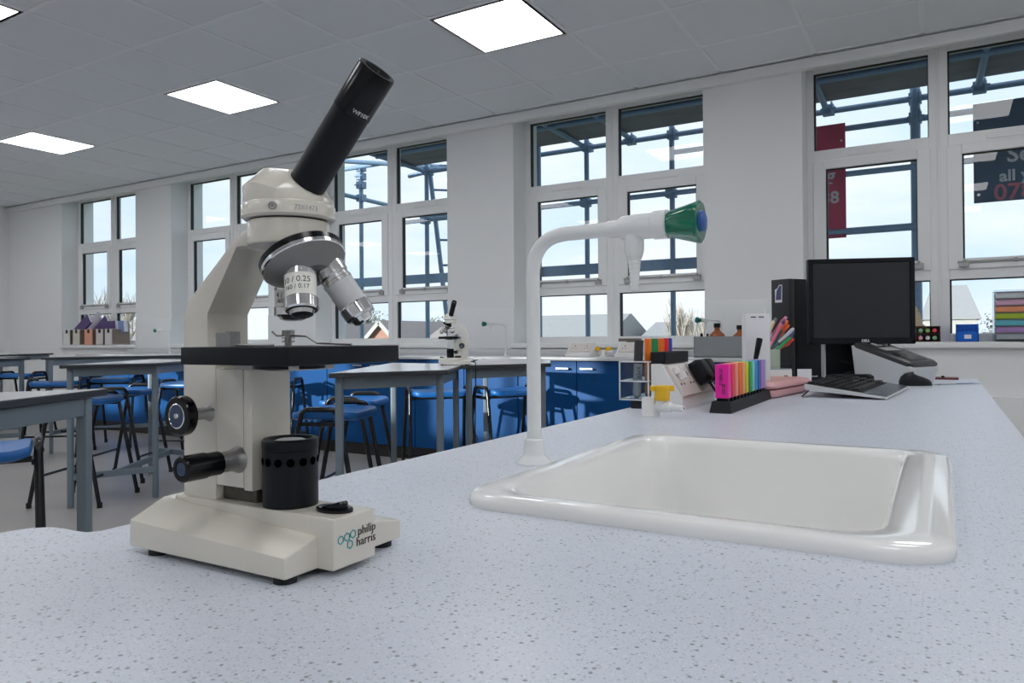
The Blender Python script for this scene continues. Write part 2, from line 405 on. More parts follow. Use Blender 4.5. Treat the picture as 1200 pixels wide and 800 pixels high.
scene.cycles.max_bounces = 8; scene.cycles.diffuse_bounces = 5; scene.cycles.transparent_max_bounces = 12
scene.cycles.sample_clamp_indirect = 6; scene.cycles.caustics_reflective = False; scene.cycles.caustics_refractive = False

# ------------------------------------------------------------------ long counter and cabinets under the windows
CX0, CX1 = -8.09, -.757
t = thing('worktop', 'long pale worktop running under the windows on blue cabinets', 'worktop', (CX0, 4.48, .78))
MB().box(CX0, CX1, 4.47, 5.08, .78, .80).build('counter_top', 'counter', t, bevel=.002, world=True)
MB().box(CX0, CX1, 5.055, 5.074, .80, .848).build('upstand', 'counter', t, bevel=.002, world=True)
def cabinet():
    t = thing('base_cabinet', '', 'cabinet', (0,0,0), group='blue base cabinets under the windows')
    MB().box(.001, .915, .02, .56, .10, .7795).build('cabinet_body', 'blue_door', t)
    MB().box(.001, .915, .045, .50, 0, .10).build('plinth', 'plinth', t)
    for a, hx in ((.003, .322), (.4605, .502)):
        d = MB().box(a, a+.4525, 0, .019, .102, .776).build('door', 'blue_door', t, bevel=.0015, seg=1)
        h = MB(); h.tube([(hx, -.005, .726), (hx, -.028, .726), (hx, -.028, .726)], .005); h.tube([(hx+.08, 0, .726), (hx+.08, -.028, .726)], .005)
        h.box(hx-.006, hx+.088, -.034, -.024, .720, .732); h.build('handle', 'steel', d, bevel=.0015, seg=1)
    return t
CABL = ['rightmost blue double cabinet, half hidden behind the monitor bench', 'blue double cabinet just right of the tap column, both handles showing',
        'blue double cabinet behind the table with the white microscope', 'blue double cabinet behind the two stools left of the white microscope',
        'blue double cabinet seen between the black lamp and the small table', 'blue double cabinet hidden behind the large microscope column',
        'blue double cabinet behind the table left of the large microscope', 'leftmost blue double cabinet behind the far stools']
c0 = cabinet()
for k in range(8):
    x = CX1 - .9166*(k+1)
    o = c0 if k == 0 else dup(c0, (0,0,0), 0, '')
    o.location = (x, 4.5, 0); o['label'] = CABL[k]

# ------------------------------------------------------------------ trapezoid tables
def table(label, x, y, rz):
    t = thing('lab_table', label, 'table', (x, y, 0), R(rz), 'trapezoid lab tables')
    P = [(0,0), (1.2,0), (.95,-.43), (.25,-.43)]
    def inset(d):
        c = Vector((.6,-.19)); return [tuple(Vector(p) + (c-Vector(p)).normalized()*d) for p in P]
    top = MB(); top.prism(P, 2, .786, .805); o = top.build('tabletop', ['table_edge', 'table_top'], t, bevel=.002, seg=1)
    for p in o.data.polygons:
        if p.normal.z > .9: p.material_index = 1
    q = inset(.075); h = .0145
    f = MB(); q2 = inset(.085)
    for i in range(4):
        a, c = q2[i], q2[(i+1) % 4]; f.bar((a[0],a[1],.761), (c[0],c[1],.761), .025, .048)
    f.build('rail', 'table_leg', t, bevel=.002, seg=1)
    for i in range(4):
        MB().box(q[i][0]-h, q[i][0]+h, q[i][1]-h, q[i][1]+h, 0, .786).build('leg', 'table_leg', t, bevel=.006)
    s = MB()
    s.bar((*q[0], .172), (*q[3], .172), .022, .035); s.bar((*q[1], .172), (*q[2], .172), .022, .035)
    m0 = [(q[0][k]+q[3][k])/2 for k in (0,1)]; m1 = [(q[1][k]+q[2][k])/2 for k in (0,1)]
    s.bar((*m0, .172), (*m1, .172), .022, .035)
    s.build('stretcher', 'table_leg', t, bevel=.002, seg=1)
    return t
TC = table('pale table between the big microscope stage and the tap column, its tapered end facing us', -2.041, 2.083, 118)
TD = table('table directly behind the tap column, beside the small white microscope', -2.003, 2.945, 118)
TE = table('nearest table at the left edge of the photo, with one thick grey leg in front', -1.986, 1.186, 298)
TF = table('table behind the focus knobs, its left corner standing over two blue stools', -4.21, 2.237, 124)
TG = table('table with the long dark edge in front of the file boxes and counter', -5.85, 4.32, 240)
TH = table('table cut by the left border of the photo, next beyond the nearest left table', -6.54, 3.25, 292)
TJ = table('table cut by the left border, between another cut table and the farthest one', -7.15, 3.54, 292)
TI = table('farthest table, a thin dark edge close to the left wall, highest of the far tables', -8.81, 4.62, 298)

# ------------------------------------------------------------------ stools
def stool():
    t = thing('lab_stool', '', 'stool', (0,0,0), group='blue lab stools with black tube legs')
    n, rings = 10, []
    L, W, h = .175, .155, .60
    def ring(k, z):
        out = []
        for (x, y, _) in rrect(-L*k, L*k, -W*k, W*k, .05*k, 0, 5):
            out.append((x, y, z + .016*(abs(x)/L)**2 - .004))
        return out
    s = MB(); s.loft([ring(.90, h-.034), ring(.985, h-.030), ring(1, h-.022), ring(1, h-.008), ring(.97, h), ring(.86, h-.001), ring(.45, h-.006), ring(.12, h-.007)])
    st = s.build('seat', 'seat', t, smooth=50)
    for sx in (-1, 1):
        x = sx*.192; f = MB(); top = h+.024; r = .035; w = .088; fy = .20; fx = sx*.205
        pts = [(fx, -fy, .006), (x, -w-.006, top-r-.02)]
        pts += [(x, -w + r*(1-math.cos(R(a))), top - r + r*math.sin(R(a))) for a in (0, 20, 45, 70, 90)]
        pts += [(x, -y, z) for (_, y, z) in reversed(pts[2:])]
        pts += [(x, w+.006, top-r-.02), (fx, fy, .006)]
        f.tube(pts, .0115, 12)
        for sy in (-1, 1): f.cyl((fx, sy*fy, 0), (0,0,1), .0145, .03, 12)
        f.build('leg_frame', 'black_tube', t, smooth=60)
    r = MB(); r.box(-.192, .192, -.012, .012, h-.052, h-.034); r.box(-.195, -.175, -.10, .10, h-.05, h-.032); r.box(.175, .195, -.10, .10, h-.05, h-.032)
    r.build('seat_bar', 'black_tube', t, bevel=.002, seg=1)
    for sy in (-1, 1):
        k = (.556-.17)/.55; y = sy*(.094 + (.20-.094)*k)
        MB().tube([(-.20, y, .17), (.20, y, .17)], .008, 8).build('footrest', 'black_tube', t, smooth=60)
    return t
ST = [(-2.63, 1.115, 62, 'nearest stool, blue seat cut by the left edge of the photo'),
      (-4.37, 2.47, 120, 'blue stool standing behind the thick leg of the nearest left table'),
      (-4.83, 3.02, 121, 'whole blue stool in the left group, just left of the focus knobs'),
      (-6.41, 3.91, 32, 'far stool seen edge on behind the whole blue stool, bright blue cabinet behind it'),
      (-6.33, 3.36, 41, 'far stool seen edge on against the white wall, left of the thick table leg'),
      (-8.2, 4.0, 20, 'farthest stool at the left edge of the photo, seen edge on between grey legs'),
      (-5.12, 3.72, 200, 'stool almost hidden behind the big focus knob, only a black loop showing'),
      (-4.66, 4.16, 205, 'stool mostly hidden by the large microscope column, its right loop showing beneath the stage'),
      (-2.46, 2.56, 112, 'front blue stool under the middle table, next to the black lamp'),
      (-2.80, 3.06, 114, 'second blue stool under the middle table, just behind the front one'),
      (-2.79, 3.82, 46, 'blue stool in front of the cabinets, under the small white microscope'),
      (-2.44, 4.10, 60, 'blue stool in front of the cabinets, left of the tap column')]
s0 = stool()
for k, (x, y, a, l) in enumerate(ST):
    o = s0 if k == 0 else dup(s0, (0,0,0), 0, l)
    o.location = (x, y, 0); o.rotation_euler = (0, 0, R(a)); o['label'] = l

# ------------------------------------------------------------------ the big bench with its sink
BT = .77
t = thing('demonstration_bench', 'long speckled grey bench across the foreground with a white sink let into it', 'bench', (-.26, 1.4, 0))
b = MB(); z0 = BT-.04
HX0, HX1, HY0, HY1 = -.395, -.022, .625, 1.095
ext = [(-.706,-.5), (.11,-.5), (.11,.40), (-.634,.40), (-.634,.372), (-.640,.363), (-.655,.3605), (-.672,.3605), (-.688,.357), (-.699,.347), (-.705,.33), (-.706,.31)]
b.prism(ext, 2, z0, BT)
for (x0, x1, y0, y1) in ((-.634, HX0, .40, HY1), (HX1, .11, .40, HY1), (HX0, HX1, .40, HY0), (-.634, .11, HY1, 3.215)): b.box(x0, x1, y0, y1, z0, BT)
b.build('bench_top', 'bench', t, world=True, smooth=0)
MB().box(-.60, .08, 1.16, 3.17, .1, z0).box(-.68, .08, -.48, .55, .1, z0).box(-.60, .08, .55, 1.16, .1, .50).build('bench_body', 'white_plastic', t, world=True, bevel=.002, seg=1)
MB().box(-.55, .03, .45, 3.12, 0, .1).box(-.63, .03, -.45, .44, 0, .1).build('plinth', 'plinth', t, world=True, bevel=.002, seg=1)

t = thing('sink', 'white ceramic sink let into the speckled bench, with a raised rounded rim', 'sink', (-.21, .86, BT))
o = [.605, 1.113, -.415, -.002]
def rr(d, z, r): return rrect(-.420+d, .008-d, .597+d, 1.116-d, max(.008, r-d*.6), z, 8)
def ri(d, z, r): return rrect(-.386+d, -.042-d, .632+d, 1.093-d, max(.02, r), z, 8)
s = MB()
s.loft([rr(.006, BT-.02, .045), rr(0, BT+.0005, .045), rr(0, BT+.0065, .045), rr(.002, BT+.0105, .045), rr(.006, BT+.0128, .045),
        ri(-.006, BT+.0122, .045), ri(0, BT+.0095, .042), ri(.004, BT+.002, .04), ri(.008, BT-.06, .04), ri(.014, BT-.19, .045), ri(.03, BT-.215, .05), ri(.10, BT-.222, .03)], cap0=False)
s.build('basin', 'sink', t, world=True, smooth=60)
d = MB(); d.lathe([(.034, 0), (.034, .004), (.026, .004), (.022, -.004), (.001, -.004)], (-.21, .86, BT-.222), (0,0,1), 28); d.build('drain', 'chrome', t, world=True)

def bend(pts, r, n=8):
    P = [Vector(p) for p in pts]; out = [P[0]]
    for a, b_, c in zip(P, P[1:], P[2:]):
        u = (a-b_).normalized(); v = (c-b_).normalized(); k = r
        A, Cc = b_+u*k, b_+v*k
        for i in range(n+1):
            s_ = i/n; out.append(A*(1-s_)**2 + b_*2*s_*(1-s_) + Cc*s_*s_)
    out.append(P[-1]); return out
def lab_tap(name, label, loc, rz, scale=1, h=.298, group=None):
    """swan neck water tap, spout along local +x"""
    t = thing(name, label, 'tap', loc, rz, group, scale)
    p = MB(); p.tube(bend([(0,0,.03), (0,0,h), (.118,0,h)], .052, 10), .0093, 20)
    p.build('swan_neck', 'tap_white', t, smooth=60)
    MB().lathe([(.0235, 0), (.0235, .002), (.0195, .007), (.0150, .011), (.0140, .013), (.0128, .032), (.0095, .033)], (0,0,0), (0,0,1), 36).build('tap_base', 'tap_white', t)
    hb = MB(); hb.lathe([(.0095, 0), (.0105, .003), (.0105, .014), (.0150, .022), (.0153, .060), (.0168, .061), (.0172, .078), (.0150, .079)], (.108,0,h), (1,0,0), 32)
    hb.lathe([(.0120, 0), (.0118, .022), (.0098, .030)], (.143,0,h-.006), (0,0,-1), 28)
    hb.build('tap_head', 'tap_white', t)
    nz = [(.0092, 0)]
    for k in range(7): nz += [(.0086-.0005*k, .004+.0052*k), (.0077-.0005*k, .0044+.0052*k), (.0076-.0005*k, .0084+.0052*k)]
    nz += [(.0045, .042)]
    MB().lathe(nz, (.143,0,h-.035), (0,0,-1), 24).build('hose_nozzle', 'tap_white', t, smooth=20)
    k = MB(); rings = []; seg = 48
    for (r, x, f) in ((.0150, 0, .02), (.0165, .003, .05), (.0215, .020, .14), (.0258, .034, .17), (.0258, .0362, .17), (.0225, .039, .10)):
        rings.append([(.187+x, r*(1-f*.5*(1+math.cos(5*(2*PI*a/seg)+PI)))*math.cos(2*PI*a/seg), h+r*(1-f*.5*(1+math.cos(5*(2*PI*a/seg)+PI)))*math.sin(2*PI*a/seg)) for a in range(seg)])
    k.loft(rings); kn = k.build('tap_handle', 'green', t, smooth=40)
    MB().lathe([(.0125, 0), (.0122, .003), (.008, .0052), (.001, .006)], (.2255,0,h), (1,0,0), 28).build('handle_cap', 'cap_blue', kn)
    return t
T1 = lab_tap('water_tap', 'tall white swan neck tap with green handle beside the white sink', (-.464, .848, BT), R(-2))
for (x, y, a, l) in ((-2.90, 4.86, 222, 'small swan neck tap under the pier, right of the white microscope'),
                     (-1.27, 4.93, 225, 'small swan neck tap in front of the grey bottle box'),
                     (-7.02, 4.86, 200, 'small swan neck tap at the far left, beside the file boxes on the sill')):
    dup(T1, (x, y, .80), R(a), l, 'small taps on the window counter', .82)

# ------------------------------------------------------------------ microscopes (front = local +x)
def microscope(label, loc, rz, en, scale=1.0, knob=-1, az=0, lettering=True):
    t = thing('microscope', label, 'microscope', loc, R(rz), None, scale)
    AX = .0265
    # base: sloping flanks either side of a raised spine
    b = MB()
    def sec(x, zi, zn): return [(x,-.055,.005), (x,-.055,zn), (x,-.0255,zi), (x,.0185,zi), (x,.066,zn), (x,.066,.005)]
    b.loft([sec(-.095, .0385, .0255), sec(.0765, .0275, .0195)])
    b.loft([[(x0,-.0255-d,.005), (x0,-.0245,.0405), (x0,.0175,.0405), (x0,.0185+d,.005)] for x0, d in ((-.082, 0), (.0915, .0))])
    b.build('base', en, t, bevel=.0014, smooth=14)
    for (x, y) in ((-.072,-.045), (-.072,.055), (.066,-.045), (.066,.055)): MB().cyl((x,y,0), (0,0,1), .008, .0055, 16).build('rubber_foot', 'black_matt', t)
    # arm
    a = MB()
    prof = [(-.0765,.040), (-.0765,.176), (-.0745,.188), (-.069,.198), (-.018,.2395), (-.009,.246), (.010,.2535), (.026,.2535), (.026,.2365), (-.012,.2365), (-.0465,.186), (-.0465,.150), (-.037,.150), (-.037,.040)]
    a.prism(prof, 1, -.0205, .0195); ar = a.build('arm', en, t, bevel=.0016, smooth=30)
    c = MB(); c.box(-.0385, -.0065, -.0195, .0185, .052, .1425); c.box(-.0057, .0035, -.0195, .0185, .0505, .1425)
    c.build('focus_carriage', en, t, bevel=.0008)
    MB().box(-.037, .0015, -.014, .013, .0405, .0525).build('rack', 'grime', t, bevel=.0006, seg=1)
    # stage
    st = MB().box(-.027, .085, -.058, .055, .1475, .1602).build('stage', 'black', t, bevel=.0008)
    MB().box(-.012, .05, -.022, .02, .1425, .1475).build('stage_bracket', 'dull_metal', st, bevel=.0008)
    MB().lathe([(.016,0), (.027,.0015), (.027,.004), (.020,.0055)], (AX,-.003,.142), (0,0,1), 36).build('iris_disc', 'black', t)
    for (x, y, k) in ((-.008,-.036, 0), (-.012,.031, 1)):
        p = MB()
        if k == 0:
            p.box(x-.003, x+.010, y-.004, y+.004, .1602, .1705); p.box(x+.008, x+.0135, y-.0045, y+.0045, .1602, .1715); p.box(x-.006, x-.002, y-.002, y+.002, .167, .169)
        else:
            p.cyl((x,y,.1602), (0,0,1), .0028, .009, 14)
            for z in (.163, .166, .169): p.cyl((x,y,z), (0,0,1), .0052, .0012, 18)
            p.cyl((x,y,.1685), (0,0,1), .0052, .0045, 22)
        q = [(x,y,.1685), (x+.02,y+.001,.168), (x+.032,y+.0005,.1622), (x+.075,y-.006,.1612)] if k else [(x+.01,y,.1615), (x+.03,y+.004,.1612), (x+.045,y+.008,.1612)]
        p.tube(q, .0009, 8)
        if k: p.tube([(x-.02,y+.001,.172), (x-.014,y,.1685), (x,y,.1685)], .0009, 8)
        p.build('stage_clip', 'dull_metal', st, smooth=40)
    # lamp
    lp = MB(); lr = .0205
    lp.lathe([(lr,0), (lr,.0415), (lr-.0004,.0418), (lr-.0004,.0425), (lr+.0002,.0428), (lr+.0002,.0490), (lr-.001,.0503), (lr-.0035,.0503), (lr-.006,.0460), (.001,.0458)], (AX,-.003,.0405), (0,0,1), 48)
    lo = lp.build('lamp_housing', 'black', t)
    vh = MB()
    for k in range(14):
        an = 2*PI*(k+.35)/14; n = Vector((math.cos(an), math.sin(an), 0)); c_ = Vector((AX,-.003,.0745)) + n*(lr-.001)
        vh.lathe([(.0030,0), (.0030,.00112), (.0002,.00113)], c_, n, 18)
    vh.build('vent_holes', 'hole', lo)
    MB().lathe([(.0140,0), (.0128,.0018), (.0095,.0030), (.005,.0036), (.0005,.0038)], (AX,-.003,.0868), (0,0,1), 32).build('condenser_lens', 'silver', lo)
    sw = MB()
    el = lambda k, z, dz=0: [(.0715+.0155*k*math.cos(R(d)), -.003+.0105*k*math.sin(R(d)), z + dz*math.cos(R(d))) for d in range(0, 360, 12)]
    sw.loft([el(1,.0405), el(1.0,.0425), el(.88,.0435), el(.80,.0432)])
    sw.loft([el(.72,.0425,.0), el(.72,.0448,.0022), el(.62,.0458,.0026)]); sw.build('rocker_switch', 'black_gloss', t, smooth=30)
    # focus knobs
    ky = knob
    k1 = MB(); X, Z = -.0445, .108
    k1.lathe([(.0070,0), (.0048,.004), (.0048,.021)], (X, ky*.0205, Z), (0,ky,0), 24); k1.build('knob_shaft', 'dull_metal', t)
    k1 = MB(); k1.lathe([(.0135,0), (.0150,.001), (.0153,.003), (.0150,.0078), (.0140,.0088), (.0098,.0088), (.0096,.0078), (.001,.0078)], (X, ky*.0405, Z), (0,ky,0), 48)
    ck = k1.build('coarse_focus_knob', 'black_gloss', t)
    MB().lathe([(.0095,0), (.0095,.0013), (.0088,.0016), (.0086,.0010), (.001,.0010)], (X, ky*.0481, Z), (0,ky,0), 40).build('knob_disc', 'chrome', ck)
    MB().lathe([(.0085,0), (.001,.0002)], (X, ky*.04925, Z), (0,ky,0), 40).build('knob_face', 'knob_blue', ck)
    MB().lathe([(.0022,0), (.0018,.001), (.0005,.0012)], (X, ky*.0493, Z), (0,ky,0), 16).build('knob_screw', 'chrome', ck)
    X, Z = -.0125, .0735
    MB().lathe([(.0105,0), (.0098,.0015), (.0078,.006), (.0078,.019)], (X, ky*.0195, Z), (0,ky,0), 32).build('knob_shaft', 'dull_metal', t)
    k2 = MB(); k2.lathe([(.0088,0), (.0088,.0115), (.0096,.0122), (.0096,.030), (.0085,.0312), (.0056,.0312), (.0054,.0302), (.001,.0302)], (X, ky*.0375, Z), (0,ky,0), 40)
    fk = k2.build('fine_focus_knob', 'black_gloss', t)
    MB().lathe([(.0053,0), (.005,.0008), (.001,.0009)], (X, ky*.0676, Z), (0,ky,0), 28).build('knob_face', 'knob_blue', fk)
    # head
    h = MB(); h.lathe([(.0296,0), (.0304,.001), (.0304,.0165), (.0296,.018)], (AX,-.003,.2358), (0,0,1), 56); h.build('head_ring', en, t)
    MB().lathe([(.0285,0), (.0285,.0025)], (AX,-.003,.2532), (0,0,1), 48).build('ring_gap', 'black_matt', t)
    ca, sa = math.cos(R(az)), math.sin(R(az)); d = Vector((.69*ca, .69*sa, .725)).normalized(); tb = Vector((AX+.0195*ca, -.003+.0195*sa, .2815))
    hd = MB(); n = 56
    low = [(AX+.0345*math.cos(2*PI*k/n), -.003+.0345*math.sin(2*PI*k/n), z) for z in (.2572, .2655) for k in range(n)]
    hd.lathe([(.0325,0), (.0345,.0016), (.0345,.0105), (.0338,.0115)], (AX,-.003,.2550), (0,0,1), n)
    hd.build('head_collar', en, t)
    pts = [(AX+.0335*math.cos(2*PI*k/n), -.003+.0335*math.sin(2*PI*k/n), .2655) for k in range(n)]
    pts += [(AX+.0335*math.cos(2*PI*k/n), -.003+.0335*math.sin(2*PI*k/n), .2795 - .010*max(0, math.cos(2*PI*k/n-R(az)))) for k in range(n) if math.cos(2*PI*k/n-R(az)) < .55]
    e1 = Vector((-sa,ca,0)); e2 = d.cross(e1)
    pts += [tuple(tb + d*.0005 + (e1*math.cos(2*PI*k/20) + e2*math.sin(2*PI*k/20))*.0165) for k in range(20)]
    pts += [(AX-.014*ca+.008*math.cos(2*PI*k/12), -.003-.014*sa+.011*math.sin(2*PI*k/12), .2955) for k in range(12)]
    hd = MB(); hd.hull(pts); hd.build('head', en, t, bevel=.0006, smooth=24)
    MB().lathe([(.0137,-.004), (.0137,.066)], tb, d, 40).build('eyepiece_tube', 'black', t)
    ey = MB(); ey.lathe([(.0136,.064), (.0142,.0645), (.0142,.0985), (.0136,.0998), (.0110,.0998), (.0100,.0985), (.0085,.0960), (.0075,.094), (.0005,.094)], tb, d, 44); ey = ey.build('eyepiece', 'black_gloss', t)
    MB().lathe([(.0070,0), (.005,.0012), (.0005,.0016)], tb + d*.0941, d, 24).build('eye_lens', 'lens', ey)
    # nosepiece and objectives
    nd = Vector((.50,-.06,-.85)).normalized(); nc = Vector((.0415,-.003,.2235))
    tn = MB(); tn.lathe([(.020,-.011), (.0300,-.0068), (.0318,-.0052), (.0318,-.0012), (.0306,-.0008)], nc, nd, 56); to = tn.build('nosepiece', 'black_gloss', t)
    MB().lathe([(.0312,-.0010), (.0318,-.0004), (.0318,.0022), (.0310,.0028)], nc, nd, 56).build('nosepiece_rim', 'chrome', to)
    MB().lathe([(.0311,.0024), (.0300,.0042), (.0170,.0145), (.001,.0150)], nc, nd, 56).build('nosepiece_cone', 'grey_cone', to)
    MB().lathe([(.012,0), (.014,.02)], (AX+.006,-.003,.2185), (0,0,1), 32).build('nosepiece_mount', 'black_matt', t)
    OB = [('10 / 0.25', '160 / 0.17', (.0455,-.0110,.2255), (.0572,-.0196,.1815), 1.0), ('40 / 0.65', '160 / 0.17', (.0528,.0083,.2225), (.0783,.0236,.1780), .97), ('4 / 0.10', '160 / 0.17', (.0135,.0125,.2160), (.0133,.0126,.1800), 1.18)]
    for q, (t1, t2, A, B, k) in enumerate(OB):
        A, B = Vector(A), Vector(B); dv = (B-A); L = dv.length; dv.normalize()
        m_ = MB(); m_.lathe([(.0095*k, 0), (.0118*k, L*.03), (.0122*k, L*.08), (.0122*k, L*.21), (.0112*k, L*.23), (.0112*k, L*.28), (.0119*k, L*.29), (.0119*k, L*.335)], A, dv, 40)
        ob = m_.build('objective', 'chrome' if q != 1 else 'steel', t, smooth=25)
        MB().lathe([(.0116*k, L*.33), (.0116*k, L*.71)], A, dv, 40).build('objective_barrel', 'cream_white' if q != 1 else 'silver', ob)
        m_ = MB(); m_.lathe([(.0117*k, L*.70), (.0122*k, L*.715), (.0122*k, L*.87), (.0114*k, L*.90), (.0090*k, L*.91), (.0080*k, L*.97), (.0050*k, L), (.0036*k, L), (.0030*k, L*.985), (.0003, L*.985)], A, dv, 40)
        m_.build('objective_tip', 'chrome', ob, smooth=25)
        if lettering and q != 1:
            toc = Vector((.505,-.863,0)) if q == 0 else Vector((.42,-.9,0))
            z = (toc - dv*toc.dot(dv)).normalized(); x = (-dv).cross(z)
            for s_, f_ in ((t1, .46), (t2, .58)):
                sz = .0062 if s_ == t1 else .0048
                text('objective_lettering', s_, sz, frame_T(A + dv*L*f_ + z*.01165*k, x, -dv), 'print', ob, .0001, wrap=.01165*k)
    # lettering and screw
    an = R(-62); n_ = Vector((math.cos(an), math.sin(an), 0)); c_ = Vector((AX,-.003,0)) + n_*.0345 + Vector((0,0,.2612))
    MB().lathe([(.0030,-.001), (.0030,.0005), (.0022,.0006), (.0021,-.0004), (.0012,-.0004), (.0010,.0003), (.0002,.0003)], c_, n_, 24).build('grub_screw', 'dull_metal', t)
    if lettering:
        an = R(-22); n_ = Vector((math.cos(an), math.sin(an), 0)); c_ = Vector((AX,-.003,0)) + n_*.0345 + Vector((0,0,.2606))
        text('serial_number', '7281473', .0052, frame_T(c_, Vector((0,0,1)).cross(n_), (0,0,1)), 'dull_metal', t, .0001, wrap=.0345)
        zz = Vector((.40,-.85,.3)); zz = (zz - d*zz.dot(d)).normalized()
        zz = (zz + Vector((.7,.5,-.6))*1.15); zz = (zz - d*zz.dot(d)).normalized()
        xx = d.cross(zz)
        text('eyepiece_lettering', 'WF10X', .0042, frame_T(tb + d*.0695 + zz*.01425, xx, d), 'white_print', ey, .0001, wrap=.0144)
        fx = .0915
        Tl = frame_T((fx+.0002, .0088, .0272), (0,1,0), (0,0,1))
        text('maker_lettering', 'philip', .0090, Tl, 'print', t, .0002)
        text('maker_lettering', 'harris', .0090, frame_T((fx+.0002, .0080, .0196), (0,1,0), (0,0,1)), 'print', t, .0002)
        hx = MB()
        for (cy, cz) in ((-.0180,.0250), (-.0117,.0258), (-.0056,.0266), (-.0088,.0200)):
            ro = [(fx+.0003, cy+.0033*math.cos(R(60*k+30)), cz+.0033*math.sin(R(60*k+30))) for k in range(6)]
            r_ = [(fx+.0003, cy+.0024*math.cos(R(60*k+30)), cz+.0024*math.sin(R(60*k+30))) for k in range(6)]
            back = [(fx-.0002, y, z) for (_, y, z) in ro]; bi = [(fx-.0002, y, z) for (_, y, z) in r_]
            hx.loft([back, ro, r_, bi], False, False)
        hx.build('maker_emblem', 'teal', t, smooth=0)
    return t
M1 = microscope('large cream microscope with black eyepiece tube standing at the front of the bench', (-.455, .40, BT), 0, 'cream')
M2 = microscope('small white microscope far behind, standing on the middle tables', (-2.075, 2.985, .805), 207, 'cream_white', .873, knob=1, az=114, lettering=False)
c = MB(); c.tube(bend([(-.085,.02,.02), (-.11,.03,.02), (-.125,.07,.012), (-.13,.115,-.0), (-.125,.125,-.35), (-.13,.13,-.70)], .02, 5), .0032, 8)
c.tube([(-.126+.014*math.sin(k*1.1), .13+.012*math.cos(k*1.3), -.34-.014*k) for k in range(12)], .0030, 8)
c.build('power_cable', 'black_matt', M2, smooth=60)

# ------------------------------------------------------------------ things on the bench
Z0 = BT
# gas tap
t = thing('gas_tap', 'white gas tap with yellow handle standing on the bench near the socket box', 'gas tap', (-.528, 1.475, Z0))
MB().lathe([(.0200, 0), (.0195, .002), (.0190, .036), (.0180, .0385), (.001, .039)], (0,0,0), (0,0,1), 32).build('tap_body', 'white_plastic', t)
g = MB(); dr = Vector((.93,-.36,0)).normalized()
g.lathe([(.0105,0), (.0105,.045), (.0095,.048), (.0075,.050), (.0068,.075), (.0060,.080), (.0035,.080), (.003,.074), (.0005,.074)], Vector((0,0,.021))+dr*.006, dr, 24)
g.build('gas_nozzle', 'white_plastic', t)
MB().lathe([(.012,0), (.012,.012)], Vector((0,0,.022))+dr*.030, (0,0,1), 24).build('valve', 'white_plastic', t)
y_ = MB(); o = Vector((0,0,.034))+dr*.030; y_.lathe([(.0150,0), (.0158,.001), (.0155,.022), (.0165,.024), (.0165,.030), (.015,.031)], o, (0,0,1), 28)
sd = Vector((.863,.505,0)); y_.bar(o+Vector((0,0,.025))-sd*.024, o+Vector((0,0,.025))+sd*.024, .013, .011)
y_.build('gas_handle', 'yellow', t, bevel=.001, seg=1)

# sloping socket box
t = thing('socket_box', 'white sloping bench socket box with two double sockets, behind the gas tap', 'socket box', (-.54, 1.70, Z0))
s = MB(); s.prism([(-.036,0), (.038,0), (.038,.024), (-.010,.102), (-.014,.103), (-.036,.103)], 1, -.09, .18); sb = s.build('box_body', 'white_plastic', t, bevel=.003)
sl = Vector((.048,0,-.078)).normalized(); nn = Vector((.078,0,.048)).normalized(); c0_ = Vector((.014,0,.063))
for (yc, nm) in ((-.018, 0), (.116, 1)):
    T = Matrix((Vector((0,1,0)), -sl, nn)).transposed().to_4x4(); T.translation = c0_ + Vector((0,yc,0)) + nn*.0
    p = MB(); p.box(-.064, .064, -.040, .040, 0, .0085, T); pl = p.build('socket_plate', 'socket', t, bevel=.002)
    for u in (-.036, .036):
        q = MB()
        for (a, v, w_, h_) in ((u, .012, .005, .011), (u-.011, -.012, .009, .005), (u+.011, -.012, .009, .005)): q.box(a-w_/2, a+w_/2, v-h_/2, v+h_/2, .0080, .0088, T)
        q.build('socket_holes', 'print', pl, smooth=0)
    for u in (-.010, .010): MB().box(u-.006, u+.006, .020, .033, .008, .0115, T).build('switch', 'white_plastic', pl, bevel=.001, seg=1)
    if nm == 0:
        q = MB(); q.box(-.052, -.022, .012, .030, .0085, .018, T); q.box(-.044, -.030, -.004, .014, .0085, .026, T); q.build('socket_cover', 'white_plastic', pl, bevel=.003)
t = thing('black_plug', 'black mains plug pushed into the right end of the sloping socket box', 'plug', (-.52, 1.74, .85))
for (yc, zc, ln) in ((1.765, .842, .11), (1.825, .843, .10)):
    p = MB(); o = Vector((-.517, yc, zc)); p.loft([[tuple(o + nn*d_ + Vector((0,1,0))*a*k_ + sl*b_*k_) for a, b_ in ((-.026,-.02), (-.018,-.030), (.018,-.030), (.026,-.02), (.026,.02), (.018,.03), (-.018,.03), (-.026,.02))] for d_, k_ in ((0,1), (.022,1), (.034,.8))])
    pg = p.build('plug_body', 'black', t, bevel=.003, world=True)
    MB().tube(bend([tuple(o+nn*.02+sl*.028), tuple(o+nn*.02+sl*.055), tuple(o+Vector((.06,.05,-.074))), tuple(o+Vector((.02,.30,-.076)))], .02, 5), .0035, 8).build('cord', 'black_matt', t, world=True, smooth=60)

